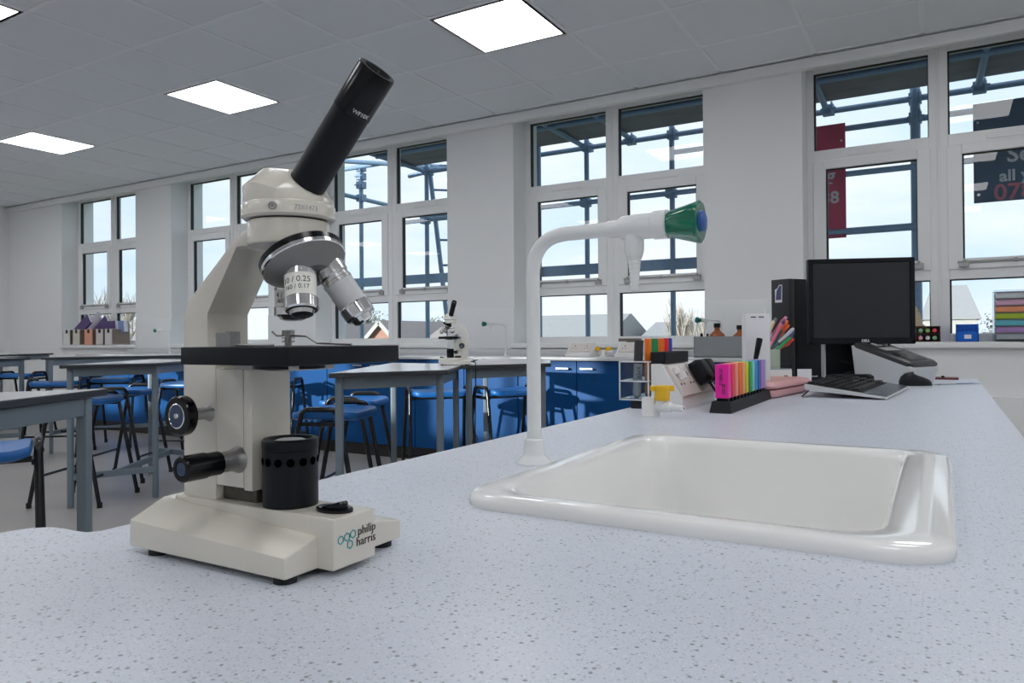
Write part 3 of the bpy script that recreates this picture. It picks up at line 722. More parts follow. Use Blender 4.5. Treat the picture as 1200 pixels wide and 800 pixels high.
# dark tray behind the socket box, acrylic pen box and markers
t = thing('open_tray', 'dark open tray resting on the back of the socket box', 'tray', (-.564, 1.71, .8735))
b = MB(); b.box(-.582, -.546, 1.625, 1.80, .8735, .877); b.box(-.582, -.579, 1.625, 1.80, .877, .900); b.box(-.549, -.546, 1.625, 1.80, .877, .900); b.box(-.579, -.549, 1.625, 1.628, .877, .900); b.box(-.579, -.549, 1.797, 1.80, .877, .900)
b.build('tray_body', 'black_matt', t, bevel=.001, seg=1, world=True)
AX_, AY_ = -.616, 1.72
t = thing('pen_box', 'clear plastic pen box hanging at the left of the white socket box', 'pen box', (AX_, AY_, .79))
b = MB(); u0, u1, v0, v1 = -.036, .034, -.11, .135
for (x0, x1, y0, y1, z0, z1) in ((u0,u1,v0,v1,0,.003), (u0,u0+.003,v0,v1,.003,.088), (u1-.003,u1,v0,v1,.003,.088), (u0,u1,v0,v0+.003,.003,.088), (u0,u1,v1-.003,v1,.003,.088), (u0,u1,v0,v1,.042,.045), (-.012,-.009,v0,v1,.003,.088)): b.box(x0,x1,y0,y1,z0,z1)
b.build('box_shell', 'clear', t, bevel=.0008, seg=1, smooth=0)
b = MB()
for x in (u0, u1):
    for y in (v0, v1): b.bar((x,y,0), (x,y,.088), .003)
for z in (.0, .043, .088):
    b.bar((u0,v0,z), (u1,v0,z), .003); b.bar((u0,v1,z), (u1,v1,z), .003); b.bar((u0,v0,z), (u0,v1,z), .003); b.bar((u1,v0,z), (u1,v1,z), .003)
b.build('box_rim', 'paper', t, smooth=0)
b = MB(); b.box(u0+.026, u1, v0, v1, -.02, 0); b.build('box_foot', 'black_matt', t, bevel=.001, seg=1)
def marker(label, x, y, z, capc, bodyc, r, ln, lean=0.0, cap=.45):
    t = thing('marker_pen', label, 'marker pen', (x, y, z), 0, 'marker pens in the clear box'); t.rotation_euler = (0, lean, 0)
    MB().lathe([(r*.35,0), (r*.9,.004), (r,.01), (r,ln*(1-cap))], (0,0,0), (0,0,1), 18).build('pen_barrel', bodyc, t)
    MB().lathe([(r*1.06,ln*(1-cap)), (r*1.06,ln-.003), (r*.9,ln), (.0005,ln)], (0,0,0), (0,0,1), 18).build('pen_cap', capc, t)
    return t
mk = thing('thick_marker', 'thick black and grey marker pen with upright lettering, leaning in the clear box', 'marker pen', (-.617, 1.628, .7935)); mk.rotation_euler = (0, .05, 0)
MB().lathe([(.004,0), (.0088,.004), (.0100,.012), (.0100,.080)], (0,0,0), (0,0,1), 24).build('pen_barrel', cmat(188,193,196), mk)
MB().lathe([(.0106,.080), (.0106,.130), (.0096,.135), (.0005,.136)], (0,0,0), (0,0,1), 24).build('pen_cap', cmat(52,54,58), mk)
zt = Vector((.42,-.9,0)).normalized()
text('pen_lettering', 'XPERT', .013, frame_T(Vector((0,0,.055)) + zt*.0102, (0,0,-1), Vector((0,0,1)).cross(zt)*-1 * -1), 'print', mk, .0002)
for k, (nm, c_) in enumerate((('orange', (250,120,10)), ('green', (15,140,75)), ('second orange', (255,115,0)), ('red', (230,25,25)), ('blue', (25,65,165)))):
    marker('%s capped marker standing %s in the clear pen box' % (nm, ('next to the thick black pen', 'between the two orange ones', 'beside the red one', 'beside the blue one', 'rightmost')[k]),
           -.605, (1.672, 1.714, 1.760, 1.800, 1.828)[k], .7935, cmat(*c_), cmat(*(int(v*.55+90) for v in c_)), .0098 if k in (1, 2) else .0078, .138, 0)

# highlighters in their tray
t = thing('highlighter_tray', 'black plastic tray holding the row of coloured highlighters', 'pen tray', (-.413, 1.80, Z0))
b = MB(); L0, L1 = 1.595, 2.005
b.loft([[(x,y,z) for x, y in ((-.413-w_, L0-d_), (-.413+w_, L0-d_), (-.413+w_, L1+d_), (-.413-w_, L1+d_))] for (w_, d_, z) in ((.0240, .010, Z0), (.0232, .009, Z0+.003), (.0195, .002, Z0+.025), (.0175, .0, Z0+.025), (.0175, .0, Z0+.010))])
b.build('tray_body', 'black_matt', t, bevel=.001, seg=1, world=True)
HC = [('bright pink', (255,20,165)), ('coral red', (255,50,85)), ('pale salmon', (245,150,135)), ('orange', (255,110,15)), ('light peach', (245,165,120)), ('yellow', (225,220,20)), ('dark green', (10,155,65)), ('mint', (120,210,195)), ('sky blue', (60,150,215)), ('strong blue', (35,105,180)), ('lilac', (195,125,205)), ('grey violet', (165,165,205))]
h0 = None
for k, (nm, c_) in enumerate(HC):
    y = 1.613 + .0335*k
    h = thing('highlighter', nm + ' highlighter standing in the black tray' + (', nearest us and showing its printed side' if k == 0 else ', next behind the %s one' % HC[k-1][0]), 'highlighter', (-.413, y, Z0+.011), 0, 'highlighters in the black tray')
    MB().box(-.0125, .0125, -.0085, .0085, 0, .020).build('highlighter_cap', 'black', h, bevel=.0015, seg=1)
    MB().box(-.0145, .0145, -.0125, .0125, .020, .0935).build('highlighter_body', cmat(*c_), h, bevel=.0022)
    if k == 0:
        text('highlighter_lettering', 'STABILO', .0095, frame_T((-.002,-.0127,.066), (0,0,-1), (1,0,0)), 'print', h, .0002, bold=.0002)
        text('highlighter_lettering', 'BOSS', .0095, frame_T((.004,-.0127,.040), (0,0,-1), (1,0,0)), 'print', h, .0002, bold=.0002)

# white upright holder with a pen
t = thing('paper_holder', 'plain white upright holder behind the row of highlighters', 'paper holder', (-.452, 2.12, Z0), R(22))
b = MB(); b.box(-.031, .033, -.035, .035, 0, .226); b.build('holder_body', 'paper', t, bevel=.002)
b = MB()
for x in (-.018, .003): b.box(x, x+.014, -.0353, -.0340, .216, .219)
b.build('holder_slots', 'print', t, smooth=0)
b = MB(); b.box(.028, .033, .028, .04, 0, .243); b.build('holder_back', 'paper', t, bevel=.001, seg=1)
p = thing('black_brush_pen', 'black pen leaning against the white upright holder above the highlighters', 'pen', (-.456, 2.045, Z0+.001)); p.rotation_euler = (R(-6), R(10), 0)
MB().lathe([(.0035,0), (.0045,.003), (.005,.095), (.0058,.10)], (0,0,0), (0,0,1), 16).build('pen_barrel', 'silver', p)
MB().lathe([(.0058,.097), (.0075,.130), (.0088,.158), (.007,.162), (.0005,.1625)], (0,0,0), (0,0,1), 16).build('pen_top', 'black', p)

# cup of pens
t = thing('pen_cup', 'pale green cup crowded with pens beside the computer tower', 'cup', (-.493, 2.49, Z0))
cp = MB(); cp.lathe([(.036,0), (.038,.003), (.0395,.122), (.0372,.122), (.0355,.006), (.001,.006)], (0,0,0), (0,0,1), 36); cp.build('cup_body', 'cup', t)
PC = [((225,120,140),(240,170,180)), ((200,90,110),(205,170,190)), ((240,130,60),(235,235,235)), ((250,240,230),(235,150,110)), ((90,90,140),(190,190,200)), ((235,95,35),(235,200,180)), ((60,150,215),(205,230,240)), ((60,160,90),(20,90,80)), ((235,60,50),(235,130,140)), ((230,120,140),(230,150,120)), ((245,245,240),(230,190,150)), ((30,110,100),(120,190,150)), ((120,125,130),(190,195,200)), ((255,100,20),(250,150,90)), ((80,60,120),(150,130,170)), ((230,220,190),(120,100,80)), ((95,160,215),(170,205,235)), ((240,150,165),(235,190,200)), ((70,140,120),(160,205,190)), ((245,200,150),(200,150,120)), ((235,90,90),(240,170,160)), ((205,210,215),(110,115,130)), ((225,150,190),(150,110,150)), ((250,245,235),(240,120,40))]
PN = ['pink', 'rose', 'pale orange', 'cream', 'slate', 'burnt orange', 'sky blue', 'leaf green', 'red', 'salmon', 'white', 'dark teal', 'grey', 'bright orange', 'plum', 'ivory', 'pale blue', 'blush', 'sea green', 'apricot', 'coral', 'silver', 'orchid', 'off-white']
TIP = [(.036,.975), (.052,.992), (.070,.985), (.060,.962), (.080,.950), (.072,.972), (.048,.945), (.064,.930), (.082,.925), (.058,.915), (.070,.906), (.040,.958), (.030,.994), (.088,.938), (.046,.985), (.020,.985), (.058,.978), (.066,.948), (.076,.938), (.052,.928), (.084,.912), (.078,.960), (.062,.998), (.090,.950)]
for k, (c1, c2) in enumerate(PC):
    rt_, zt_ = TIP[k]; w_ = (((k*7) % 24)/23 - .5)*.055          # reach to the right of the cup, height, depth offset
    ra = Vector((.863, .505, 0)); de = Vector((-.505, .863, 0)); c_ = Vector((-.493, 2.49, 0))
    tip = c_ + ra*rt_ + de*w_*1.2 + Vector((0,0,zt_))
    s_ = min(.95, (zt_-.895)/max(.004, rt_-.036)) if rt_ > .04 else 2.0
    foot = c_ - ra*.029 + de*w_*.5 + Vector((0,0,max(Z0+.012, min(zt_ - (rt_+.029)*s_, .872))))
    p = thing('pen', '%s pen leaning out of the pale green cup' % PN[k], 'pen', foot, 0, 'pens in the pale green cup')
    q = (tip-foot); ln = q.length
    MB().lathe([(.0015,0), (.0048,.010), (.0052,ln*.62)], (0,0,0), q, 12).build('pen_barrel', cmat(*c2), p)
    MB().lathe([(.0057,ln*.55), (.0060,ln*.94), (.0045,ln*.99), (.0005,ln)], (0,0,0), q, 12).build('pen_cap', cmat(*c1), p)

# white box, card, pink case
t = thing('white_box', 'small white box with a glass lid lying behind the pink case', 'box', (-.425, 2.44, Z0), R(10))
MB().box(-.09, .015, -.03, .09, 0, .058).build('box_body', 'white_plastic', t, bevel=.003)
MB().box(-.008, .003, -.0305, -.028, .030, .042).build('box_hole', 'print', t, smooth=0)
MB().box(-.085, .010, -.025, .085, .0582, .068).build('glass_lid', 'clear', t, bevel=.002, seg=1)
MB().box(-.08, -.04, .0, .06, .0583, .062).build('green_insert', cmat(150,190,160), t, bevel=.002, seg=1)
t = thing('card', 'small white card standing at the right of the white box', 'card', (-.385, 2.52, Z0), R(25))
MB().box(-.022, .022, -.0015, .0015, 0, .058).build('card_sheet', 'paper', t, smooth=0)
MB().box(-.023, .023, -.006, .006, 0, .014).build('card_foot', 'wood', t, bevel=.001, seg=1)
t = thing('pencil_case', 'dusty pink zipped pencil case lying between the highlighters and the keyboard', 'pencil case', (-.43, 2.20, Z0), R(-8))
def pc(d, z): return rrect(-.095+d, .075-d, -.19+d, .16-d, .03, z, 6)
b = MB(); b.loft([pc(.008, .0005), pc(.001, .006), pc(0, .012), pc(.001, .021)]); b.build('case_bottom', 'pink_case', t, smooth=50)
MB().loft([pc(.002, .021), pc(.002, .026)]).build('zip', 'dark_red', t)
b = MB(); b.loft([pc(.001, .026), pc(0, .032), pc(.006, .040), pc(.02, .043), pc(.028, .0415)]); b.build('case_lid', 'pink_case', t, smooth=50)
MB().loft([pc(.030, .0415), pc(.031, .0425)]).build('case_panel', cmat(196,150,142), t)

# computer tower
ct = Vector((-.537, 3.14, Z0)); t = thing('computer_tower', 'black computer tower standing at the end of the bench behind the monitor', 'computer', ct, R(-55))
def boxW(x0, x1, y0, y1, z0, z1): return MB().box(x0, x1, y0, y1, z0, z1)
# local: front face towards -y, side towards +x
t.rotation_euler = (0, 0, R(-30)); t.location = (-.493, 2.90, Z0)
boxW(-.085, 0, 0, .03, .012, .380).build('front_panel', 'pc', t, bevel=.003)
boxW(-.085, 0, .031, .30, .012, .380).build('case', 'black', t, bevel=.002)
f = MB()
for x in (-.075, -.01):
    for y in (.03, .27): f.cyl((x,y,0), (0,0,1), .012, .012, 14)
f.build('feet', 'black_matt', t)
b = MB(); b.prism([(-.066,.292), (-.034,.292), (-.032,.359), (-.046,.359), (-.056,.345), (-.066,.342)], 1, -.0012, .0005); lb = b.build('sticker', 'paper', t, smooth=0)
b = MB(); b.prism([(-.062,.302), (-.037,.302), (-.035,.356), (-.045,.355), (-.058,.337)], 1, -.0016, -.001); b.build('sticker_print', cmat(70,78,120), lb, smooth=0)

# monitor
vd = Vector((-.24, 2.86, 0)).normalized()
t = thing('monitor', 'black flat monitor on a stand, its dark screen turned towards us', 'monitor', (-.245, 2.845, Z0), math.atan2(2.86+.0, -.24) - PI/2 + R(16))
W_, z0, z1 = .176, .134, .436
m_ = MB(); m_.box(-W_, W_, 0, .034, z0, z1); m_.loft([[(-W_*.95,.034,z0+.01), (W_*.95,.034,z0+.01), (W_*.95,.034,z1-.01), (-W_*.95,.034,z1-.01)], [(-W_*.7,.055,z0+.06), (W_*.7,.055,z0+.06), (W_*.7,.055,z1-.06), (-W_*.7,.055,z1-.06)]])
ms = m_.build('monitor_case', 'black', t, bevel=.003)
f = MB(); bz = .017
for q in ((-W_, W_, z1-bz, z1), (-W_, W_, z0, z0+.022), (-W_, -W_+bz, z0, z1), (W_-bz, W_, z0, z1)): f.box(q[0]+.0015, q[1]-.0015, -.006, .002, q[2]+.0015, q[3]-.0015)
f.build('bezel', 'black', t, bevel=.0012, seg=1)
MB().box(-W_+bz, W_-bz, -.0015, .001, z0+.022, z1-bz).build('screen', 'screen', t, smooth=0)
text('bezel_lettering', 'DELL', .012, frame_T((.012,-.0064,z0+.012), (1,0,0), (0,0,1)), 'white_print', t, .0002, bold=.0004)
MB().box(-.105, .0, .065, .10, .012, .30).box(-.04, .04, .045, .07, .20, .34).build('stand_column', 'black', t, bevel=.003)
MB().box(-.1105, -.1055, .055, .105, .012, .29).build('stand_edge', 'silver', t, bevel=.001, seg=1)
def mb_(d, z): return rrect(-.19+d, -.03-d, -.12+d, .12-d, .03, z, 6)
b = MB(); b.loft([mb_(0, 0), mb_(0, .008), mb_(.006, .014)]); b.build('stand_base', 'black', t)
cb = MB()
for pts in ([(.005,.05,.15), (.03,.05,.10), (.03,.03,.05), (-.03,.06,.03), (-.08,.10,.02)], [(-.05,.045,.16), (-.01,.03,.11), (.06,.03,.085), (.10,.04,.12), (.115,.05,.16)], [(.02,.05,.16), (.035,.035,.08), (-.02,.05,.06), (-.06,.06,.075)]):
    cb.tube(bend(pts, .02, 5), .0042, 8)
cb.build('cables', 'black_matt', t, smooth=60)
MB().bar((.055,.033,.086), (.09,.037,.094), .012).build('cable_tag', 'paper', t, bevel=.002)

# keyboard (seen from its end)
t = thing('keyboard', 'dark keyboard with a silver rim, end on to us in front of the monitor', 'keyboard', (-.205, 2.33, Z0), R(-4))
kx0, kx1, ky0, ky1 = -.100, .100, -.24, .21
def kz(x): return .010 + (.036-.010)*(kx1-x)/(kx1-kx0)
b = MB(); b.loft([[(kx0,y,kz(kx0)-.016), (kx1,y,.002), (kx1,y,kz(kx1)-.002), (kx0,y,kz(kx0))] for y in (ky0, ky1)]); b.build('keyboard_case', 'silver', t, bevel=.002)
b = MB(); b.loft([[(kx0+.004,y,kz(kx0)), (.045,y,kz(.045)), (.045,y,kz(.045)+.002), (kx0+.004,y,kz(kx0)+.002)] for y in (ky0+.005, ky1-.005)]); b.build('key_bed', 'black_matt', t, smooth=0)
b = MB(); b.loft([[(.045,y,kz(.045)), (kx1-.002,y,kz(kx1)-.001), (kx1-.002,y,kz(kx1)+.001), (.045,y,kz(.045)+.002)] for y in (ky0+.003, ky1-.003)]); b.build('palm_rest', 'palm', t, bevel=.001, seg=1)
for k0, k1 in ((0, 15), (16, 17), (18, 21)):
    b = MB()
    for r_ in range(6):
        x = kx0+.016+.0215*r_; n_ = 21
        for k in range(k0, k1):
            y = ky0+.012+(ky1-ky0-.024)*k/n_; b.box(x-.008, x+.008, y, y+.0165, kz(x)+.002, kz(x)+.0075)
    b.build('key_block', 'key', t, smooth=0)
for y0_, y1_ in ((ky0+.01, ky0+.008), (ky1-.02, ky1-.02)): MB().bar((kx0+.01,y0_,.018), (kx0-.008,y1_,.001), .010, .003).build('keyboard_foot', 'black_matt', t)

# mouse, stapler, label printer, ruler, strip
t = thing('computer_mouse', 'black computer mouse with a silver bottom edge, right of the keyboard', 'mouse', (-.075, 2.635, Z0), R(-50))
MB().loft([[( .031*k*math.cos(R(a)), .055*k*math.sin(R(a)), z) for a in range(0,360,12)] for k, z in ((.97,0), (1,.003), (1,.006))]).build('mouse_base', 'silver', t)
b = MB(); b.loft([[( .031*k*math.cos(R(a)), .055*k*math.sin(R(a))-.004*(1-k), .006+z*(1-.25*math.sin(R(a)))) for a in range(0,360,12)] for k, z in ((1,0), (.97,.012), (.85,.023), (.6,.031), (.3,.034), (.05,.035))]); b.build('mouse_shell', 'black', t, smooth=60)
t = thing('stapler', 'black stapler lying between the monitor stand and the label printer', 'stapler', (-.272, 2.695, Z0), R(-24))
b = MB(); b.prism([(-.075,0), (.075,0), (.075,.006), (-.075,.010)], 1, -.014, .014); b.build('stapler_base', 'black', t, bevel=.002)
b = MB(); b.prism([(-.078,.014), (.06,.014), (.078,.018), (.080,.030), (.068,.038), (-.05,.034), (-.078,.026)], 1, -.016, .016); b.build('stapler_arm', 'black', t, bevel=.005, seg=3)
MB().box(-.074, .07, -.008, .008, .009, .015).build('staple_rail', 'steel', t, bevel=.001, seg=1)
t = thing('scissors', 'dark red handled scissors lying left of the stapler under the monitor', 'scissors', (-.315, 2.585, Z0+.002), R(12))
b = MB(); b.bar((.0,0,.004), (.09,.012,.004), .012, .003); b.bar((.0,0,.007), (.09,-.010,.007), .012, .003); b.build('blades', 'steel', t)
b = MB()
for y in (-.017, .017): b.tube([(-.022+.020*math.cos(R(a)), y+.013*math.sin(R(a)), .006) for a in range(0, 361, 24)], .004, 8)
b.build('handles', 'dark_red', t, smooth=60)
t = thing('label_printer', 'pale grey desktop label printer with a dark sloping top, right of the monitor', 'printer', (-.165, 2.86, Z0), R(66))
p = MB(); p.loft([[(-.085,-.115,0), (.085,-.115,0), (.085,.07,0), (-.085,.07,0)], [(-.095,-.13,.058), (.095,-.13,.058), (.095,.08,.132), (-.095,.08,.132)]])
p.build('printer_body', 'printer', t, bevel=.008, seg=3)
sl_ = Vector((0,.21,.074)).normalized(); nn_ = Vector((0,-.074,.21)).normalized()
T = Matrix((Vector((1,0,0)), sl_, nn_)).transposed().to_4x4(); T.translation = Vector((0,-.13,.0585))
b = MB(); b.loft([[tuple(T @ Vector(q)) for q in rrect(-.094+d, .094-d, .003+d, .219-d, .02, z, 5)] for d, z in ((0, -.004), (0, .008), (.008, .014))]); pt = b.build('printer_lid', cmat(52,52,54), t)
b = MB(); b.box(-.055, .06, .03, .10, .0142, .0150, T); b.build('label_slot', 'black_gloss', pt, bevel=.003, seg=1)
b = MB(); b.box(-.05, .05, .12, .15, .0142, .016, T); b.box(-.03, .03, .165, .195, .0142, .018, T); b.build('printer_buttons', 'silver', pt, bevel=.003, seg=1)
t = thing('ruler', 'clear plastic ruler lying near the far right corner of the bench', 'ruler', (.035, 2.83, Z0), R(48))
MB().box(-.09, .09, -.016, .016, .0005, .003).build('ruler_strip', 'clear', t, smooth=0)
MB().box(-.09, .09, -.016, -.013, .003, .0034).build('ruler_scale', cmat(120,125,130), t, smooth=0)
t = thing('folder', 'thin dark red folder lying along the far end of the bench', 'folder', (-.03, 3.16, Z0))
MB().box(-.09, .08, -.03, .045, .0, .007).build('folder_cover', 'dark_red', t, bevel=.001, seg=1)
b = MB()
for x in (-.01, .03): b.lathe([(.006,0), (.006,.004), (.003,.007), (.0005,.0075)], (x,-.02,.007), (0,0,1), 12)
b.build('folder_button', 'black', t)

# ------------------------------------------------------------------ on the window counter and the sills
CT = .80
def wall_socket(label, x):
    t = thing('counter_socket_box', label, 'socket box', (x, 4.80, CT), 0, 'white socket boxes on the window counter')
    MB().prism([(-.06,0), (.07,0), (.07,.09), (.045,.10), (-.035,.02), (-.06,.02)], 0, -.10, .10).build('box_body', 'white_plastic', t, bevel=.003)
    sl = Vector((0,.08,.08)).normalized(); nn = Vector((0,-.08,.08)).normalized()
    T = Matrix((Vector((1,0,0)), sl, nn)).transposed().to_4x4(); T.translation = Vector((0,.005,.06))
    MB().box(-.085, .085, -.042, .042, 0, .008, T).build('socket_plate', 'socket', t, bevel=.002)
    for u in (-.045, .045):
        q = MB(); q.box(u-.003, u+.003, .006, .018, .0078, .0086, T); q.box(u-.016, u-.008, -.014, -.009, .0078, .0086, T); q.box(u+.008, u+.016, -.014, -.009, .0078, .0086, T)
        q.build('socket_holes', 'print', t, smooth=0)
wall_socket('small white socket box on the window counter, left of the yellow gas taps', -2.24)
wall_socket('small white socket box behind the capped markers, right of the yellow gas taps', -1.86)
wall_socket('small white socket box on the window counter, above the big microscope stage', -4.05)
t = thing('double_gas_tap', 'small white double gas tap with two yellow handles on the window counter', 'gas tap', (-2.09, 4.86, CT))
MB().lathe([(.03,0), (.024,.004), (.02,.045), (.001,.046)], (0,0,0), (0,0,1), 24).build('tap_body', 'white_plastic', t)
for s_ in (-1, 1):
    MB().tube([(s_*.01,0,.03), (s_*.045,-.01,.034), (s_*.075,-.03,.034)], .009, 12).build('gas_nozzle', 'white_plastic', t, smooth=60)
    MB().lathe([(.018,0), (.02,.002), (.02,.026), (.018,.028)], (s_*.042,-.008,.040), (0,0,1), 20).bar((s_*.042-.024,-.008,.06), (s_*.042+.024,-.008,.06), .014, .012).build('gas_handle', 'yellow', t, bevel=.001, seg=1)
t = thing('bottle_box', 'plain grey box of bottles on the counter behind the white holder', 'box', (-1.24, 4.84, CT))
b = MB(); b.box(-.17, .17, -.07, .07, 0, .006); b.box(-.17, .17, -.07, -.065, 0, .135); b.box(-.17, .17, .065, .07, 0, .135); b.box(-.17, -.165, -.07, .07, 0, .135); b.box(.165, .17, -.07, .07, 0, .135)
b.build('box_body', 'grey_box', t, bevel=.001, seg=1)
def bottle(label, x, y, h, r, m):
    t = thing('bottle', label, 'bottle', (x, y, CT+.0065), 0, 'bottles in the grey box')
    MB().lathe([(r*.9,0), (r,.004), (r,h*.52), (r*.85,h*.66), (r*.32,h*.78), (r*.30,h*.88), (.0005,h*.88)], (0,0,0), (0,0,1), 24).build('bottle_glass', m, t)
    MB().lathe([(r*.40,h*.87), (r*.40,h), (.0005,h)], (0,0,0), (0,0,1), 16).build('bottle_cap', 'black', t)
bottle('round brown bottle with a black cap in the middle of the grey box', -1.275, 4.84, .215, .055, 'amber')
bottle('small dark capped bottle at the left end of the grey box', -1.375, 4.83, .150, .022, 'black')
bottle('second small dark capped bottle from the left end of the grey box', -1.335, 4.83, .148, .018, 'amber')
bottle('copper coloured bottle at the right end of the grey box', -1.13, 4.84, .20, .05, 'amber')
SZ = ZS+.006
t = thing('wooden_stick', 'grey brown stick lying on the sill behind the capped markers', 'stick', (-1.98, 5.16, SZ), R(6))
MB().box(-.11, .06, -.012, .012, .012, .034).box(-.05, .10, -.010, .010, 0, .013).build('stick_body', 'brown', t, bevel=.003)
# file boxes at the far left
FB = [(-9.33, .15, (225,225,222), 'white patterned file box at the left end of the far sill'), (-9.12, .15, (214,212,200), 'cream file box second from the left on the far sill'),
      (-8.86, .17, (226,160,135), 'pink file box in the middle of the row on the far sill'), (-8.63, .15, (214,208,204), 'pale file box just right of the pink one on the far sill'), (-8.45, .15, (218,214,214), 'pale file box at the right end of the far sill')]
for k, (x, w_, c_, l) in enumerate(FB):
    t = thing('file_box', l, 'file box', (x, 5.135, SZ), 0, 'file boxes on the far window sill')
    b = MB(); a = w_/2; b.box(-a, a, -.085, .13, 0, .004); b.box(-a, -a+.004, -.085, .13, 0, .19); b.box(a-.004, a, -.085, .13, 0, .19); b.box(-a, a, .126, .13, 0, .19); b.box(-a, a, -.085, -.081, 0, .19)
    b.build('box_body', cmat(*c_), t, smooth=0)
    MB().cyl((0,-.0825,.165), (0,-1,0), .026, .004, 20).build('finger_hole', 'print', t)
    MB().box(a-.0005, a+.0006, -.08, .125, .01, .185).build('box_side', cmat(128,112,104), t, smooth=0)
for k, (x, z, an, c_, l, sz) in enumerate([(-9.16, .215, -32, 'purple', 'purple book leaning at the left on top of the far file boxes', (.34,.12,.03)), (-9.02, .235, -32, cmat(196,190,205), 'pale grey book leaning across the purple ones on the file boxes', (.40,.09,.02)),
                              (-8.84, .205, -32, 'purple', 'purple book tilted behind the pale grey one on the file boxes', (.30,.12,.03)), (-8.58, .20, 0, 'purple', 'purple book lying level above the pale file boxes', (.26,.13,.05)), (-8.37, .20, 0, 'bluebook', 'pale blue book at the right end above the file boxes', (.10,.13,.05))]):
    t = thing('book', l, 'book', (x, 5.16 + .022*(k % 3), SZ+z+.02), 0, 'books on top of the far file boxes'); t.rotation_euler = (R(4), R(an), 0)
    w_, h_, d_ = sz
    MB().box(-w_/2, w_/2, -d_/2, d_/2, -h_/2*.97, h_/2*.97).build('pages', 'paper', t, smooth=0)
    MB().box(-w_/2-.003, w_/2+.003, -d_/2-.003, -d_/2, -h_/2, h_/2).box(-w_/2-.003, w_/2+.003, d_/2, d_/2+.003, -h_/2, h_/2).box(-w_/2-.003, w_/2+.003, -d_/2, d_/2, -h_/2-.003, -h_/2).build('cover', c_, t, smooth=0)
# sill of the right window
t = thing('pen_rack', 'small dark rack of red and green topped pens on the sill beside the monitor', 'rack', (-.13, 5.17, SZ))
b = MB(); b.box(-.12, .12, -.05, .05, 0, .004); b.box(-.12, .12, .045, .05, 0, .095); b.box(-.12, -.115, -.05, .05, 0, .095); b.box(.115, .12, -.05, .05, 0, .095); b.box(-.12, .12, -.05, .05, .092, .096); b.box(-.12, .12, -.05, .05, .045, .048)
b.build('rack_body', cmat(92,70,66), t, smooth=0)
q = [(150,190,110), (235,70,90), (240,110,120), (215,150,170), (200,200,205), (120,170,130)]
for r_ in range(2):
    for k in range(6):
        p = thing('rack_pen', '%s pen top in the %s row of the small dark rack' % (['lime', 'red', 'coral', 'mauve', 'white', 'green'][k], ['lower', 'upper'][r_]), 'pen', (-.13-.095+.037*k, 5.17, SZ+.024+r_*.045), 0, 'pens in the small rack')
        MB().lathe([(.0005,-.048), (.012,-.046), (.013,-.02)], (0,0,0), (0,1,0), 14).build('pen_cap', cmat(*q[(k+r_*2) % 6]), p)
        MB().lathe([(.011,-.02), (.011,.04)], (0,0,0), (0,1,0), 14).build('pen_barrel', 'paper', p)
t = thing('blue_bin', 'small bright blue plastic bin on the sill left of the colour drawers', 'bin', (.127, 5.16, SZ))
b = MB(); b.box(-.057, .057, -.06, .06, 0, .005); b.box(-.057, -.052, -.06, .06, 0, .105); b.box(.052, .057, -.06, .06, 0, .105); b.box(-.057, .057, .055, .06, 0, .105); b.prism([(-.057,0), (.057,0), (.057,.045), (.04,.062), (-.04,.062), (-.057,.045)], 1, -.06, -.055)
b.build('bin_body', 'bin_blue', t, bevel=.001, seg=1)
MB().box(-.015, .02, -.0625, -.060, .018, .042).build('bin_label', 'paper', t, smooth=0)
t = thing('drawer_tower', 'clear drawer tower with pink, orange, green, blue and purple drawers at the right edge', 'drawer tower', (.44, 5.17, SZ))
b = MB(); b.box(-.18, .18, -.10, .10, 0, .012); b.box(-.18, .18, -.10, .10, .288, .298); b.box(-.18, -.176, -.10, .10, .012, .288); b.box(.176, .18, -.10, .10, .012, .288); b.box(-.18, .18, .096, .10, .012, .288)
b.build('tower_shell', 'clear', t, bevel=.002, seg=1, smooth=0)
for k, c_ in enumerate(((158,165,172), (165,130,185), (95,180,195), (160,185,50), (225,145,105), (200,160,185), (190,198,204))):
    z = .013 + .0393*k
    d = MB().box(-.172, .172, -.098, .09, z, z+.034).build('drawer', cmat(*c_), t, bevel=.004)
    MB().box(-.172, .172, -.104, -.098, z+.034, z+.0385).build('drawer_lip', cmat(100,105,112), d, smooth=0)
t = thing('card_cutout', 'pale brown card figure propped against the glass beside the monitor', 'card figure', (-.115, 5.215, SZ))
b = MB(); b.prism([(-.05,0), (.0,0), (.005,.06), (.035,.088), (.012,.11), (.0,.17), (-.02,.215), (-.035,.23), (-.05,.20)], 1, -.004, .004); b.build('card_sheet', 'wood', t, bevel=.001, seg=1)
MB().lathe([(.003,0), (.003,.002), (.0005,.0022)], (-.014,-.004,.19), (0,-1,0), 12).build('card_eye', 'print', t)

# ------------------------------------------------------------------ outside
GZ = -3.6
struct(MB().box(-160, 120, 5.6, 190, GZ-.3, GZ).build('ground_outside', 'grass'))
struct(MB().box(XL-.3, XR+.3, YB-.3, YW+.4, GZ, -.15).build('wall_below', 'brick'))
t = thing('scaffolding', 'steel tube scaffolding with a boarded platform just outside the windows', 'scaffolding', (-2, 6.5, GZ))
rt = .0243
DZ = .13
def tube_part(nm, a, c, r=rt):
    a, c = [(p[0], p[1], p[2] + (DZ if p[2] > GZ else 0)) for p in (a, c)]
    return MB().tube([a, c], r, 10).build(nm, 'tube_scaf', t, world=True, smooth=60)
YS = 6.5
for (x, r) in ((-.165, .036), (-2.107, rt), (-2.955, rt), (-4.88, rt), (-5.83, rt), (1.9, rt)): tube_part('pole', (x, YS, GZ), (x, YS, 4.0 if x > -4.9 else 2.85), r)
tube_part('pole', (-3.46, YS-.05, GZ), (-3.46, YS-.05, 4.0), .03)
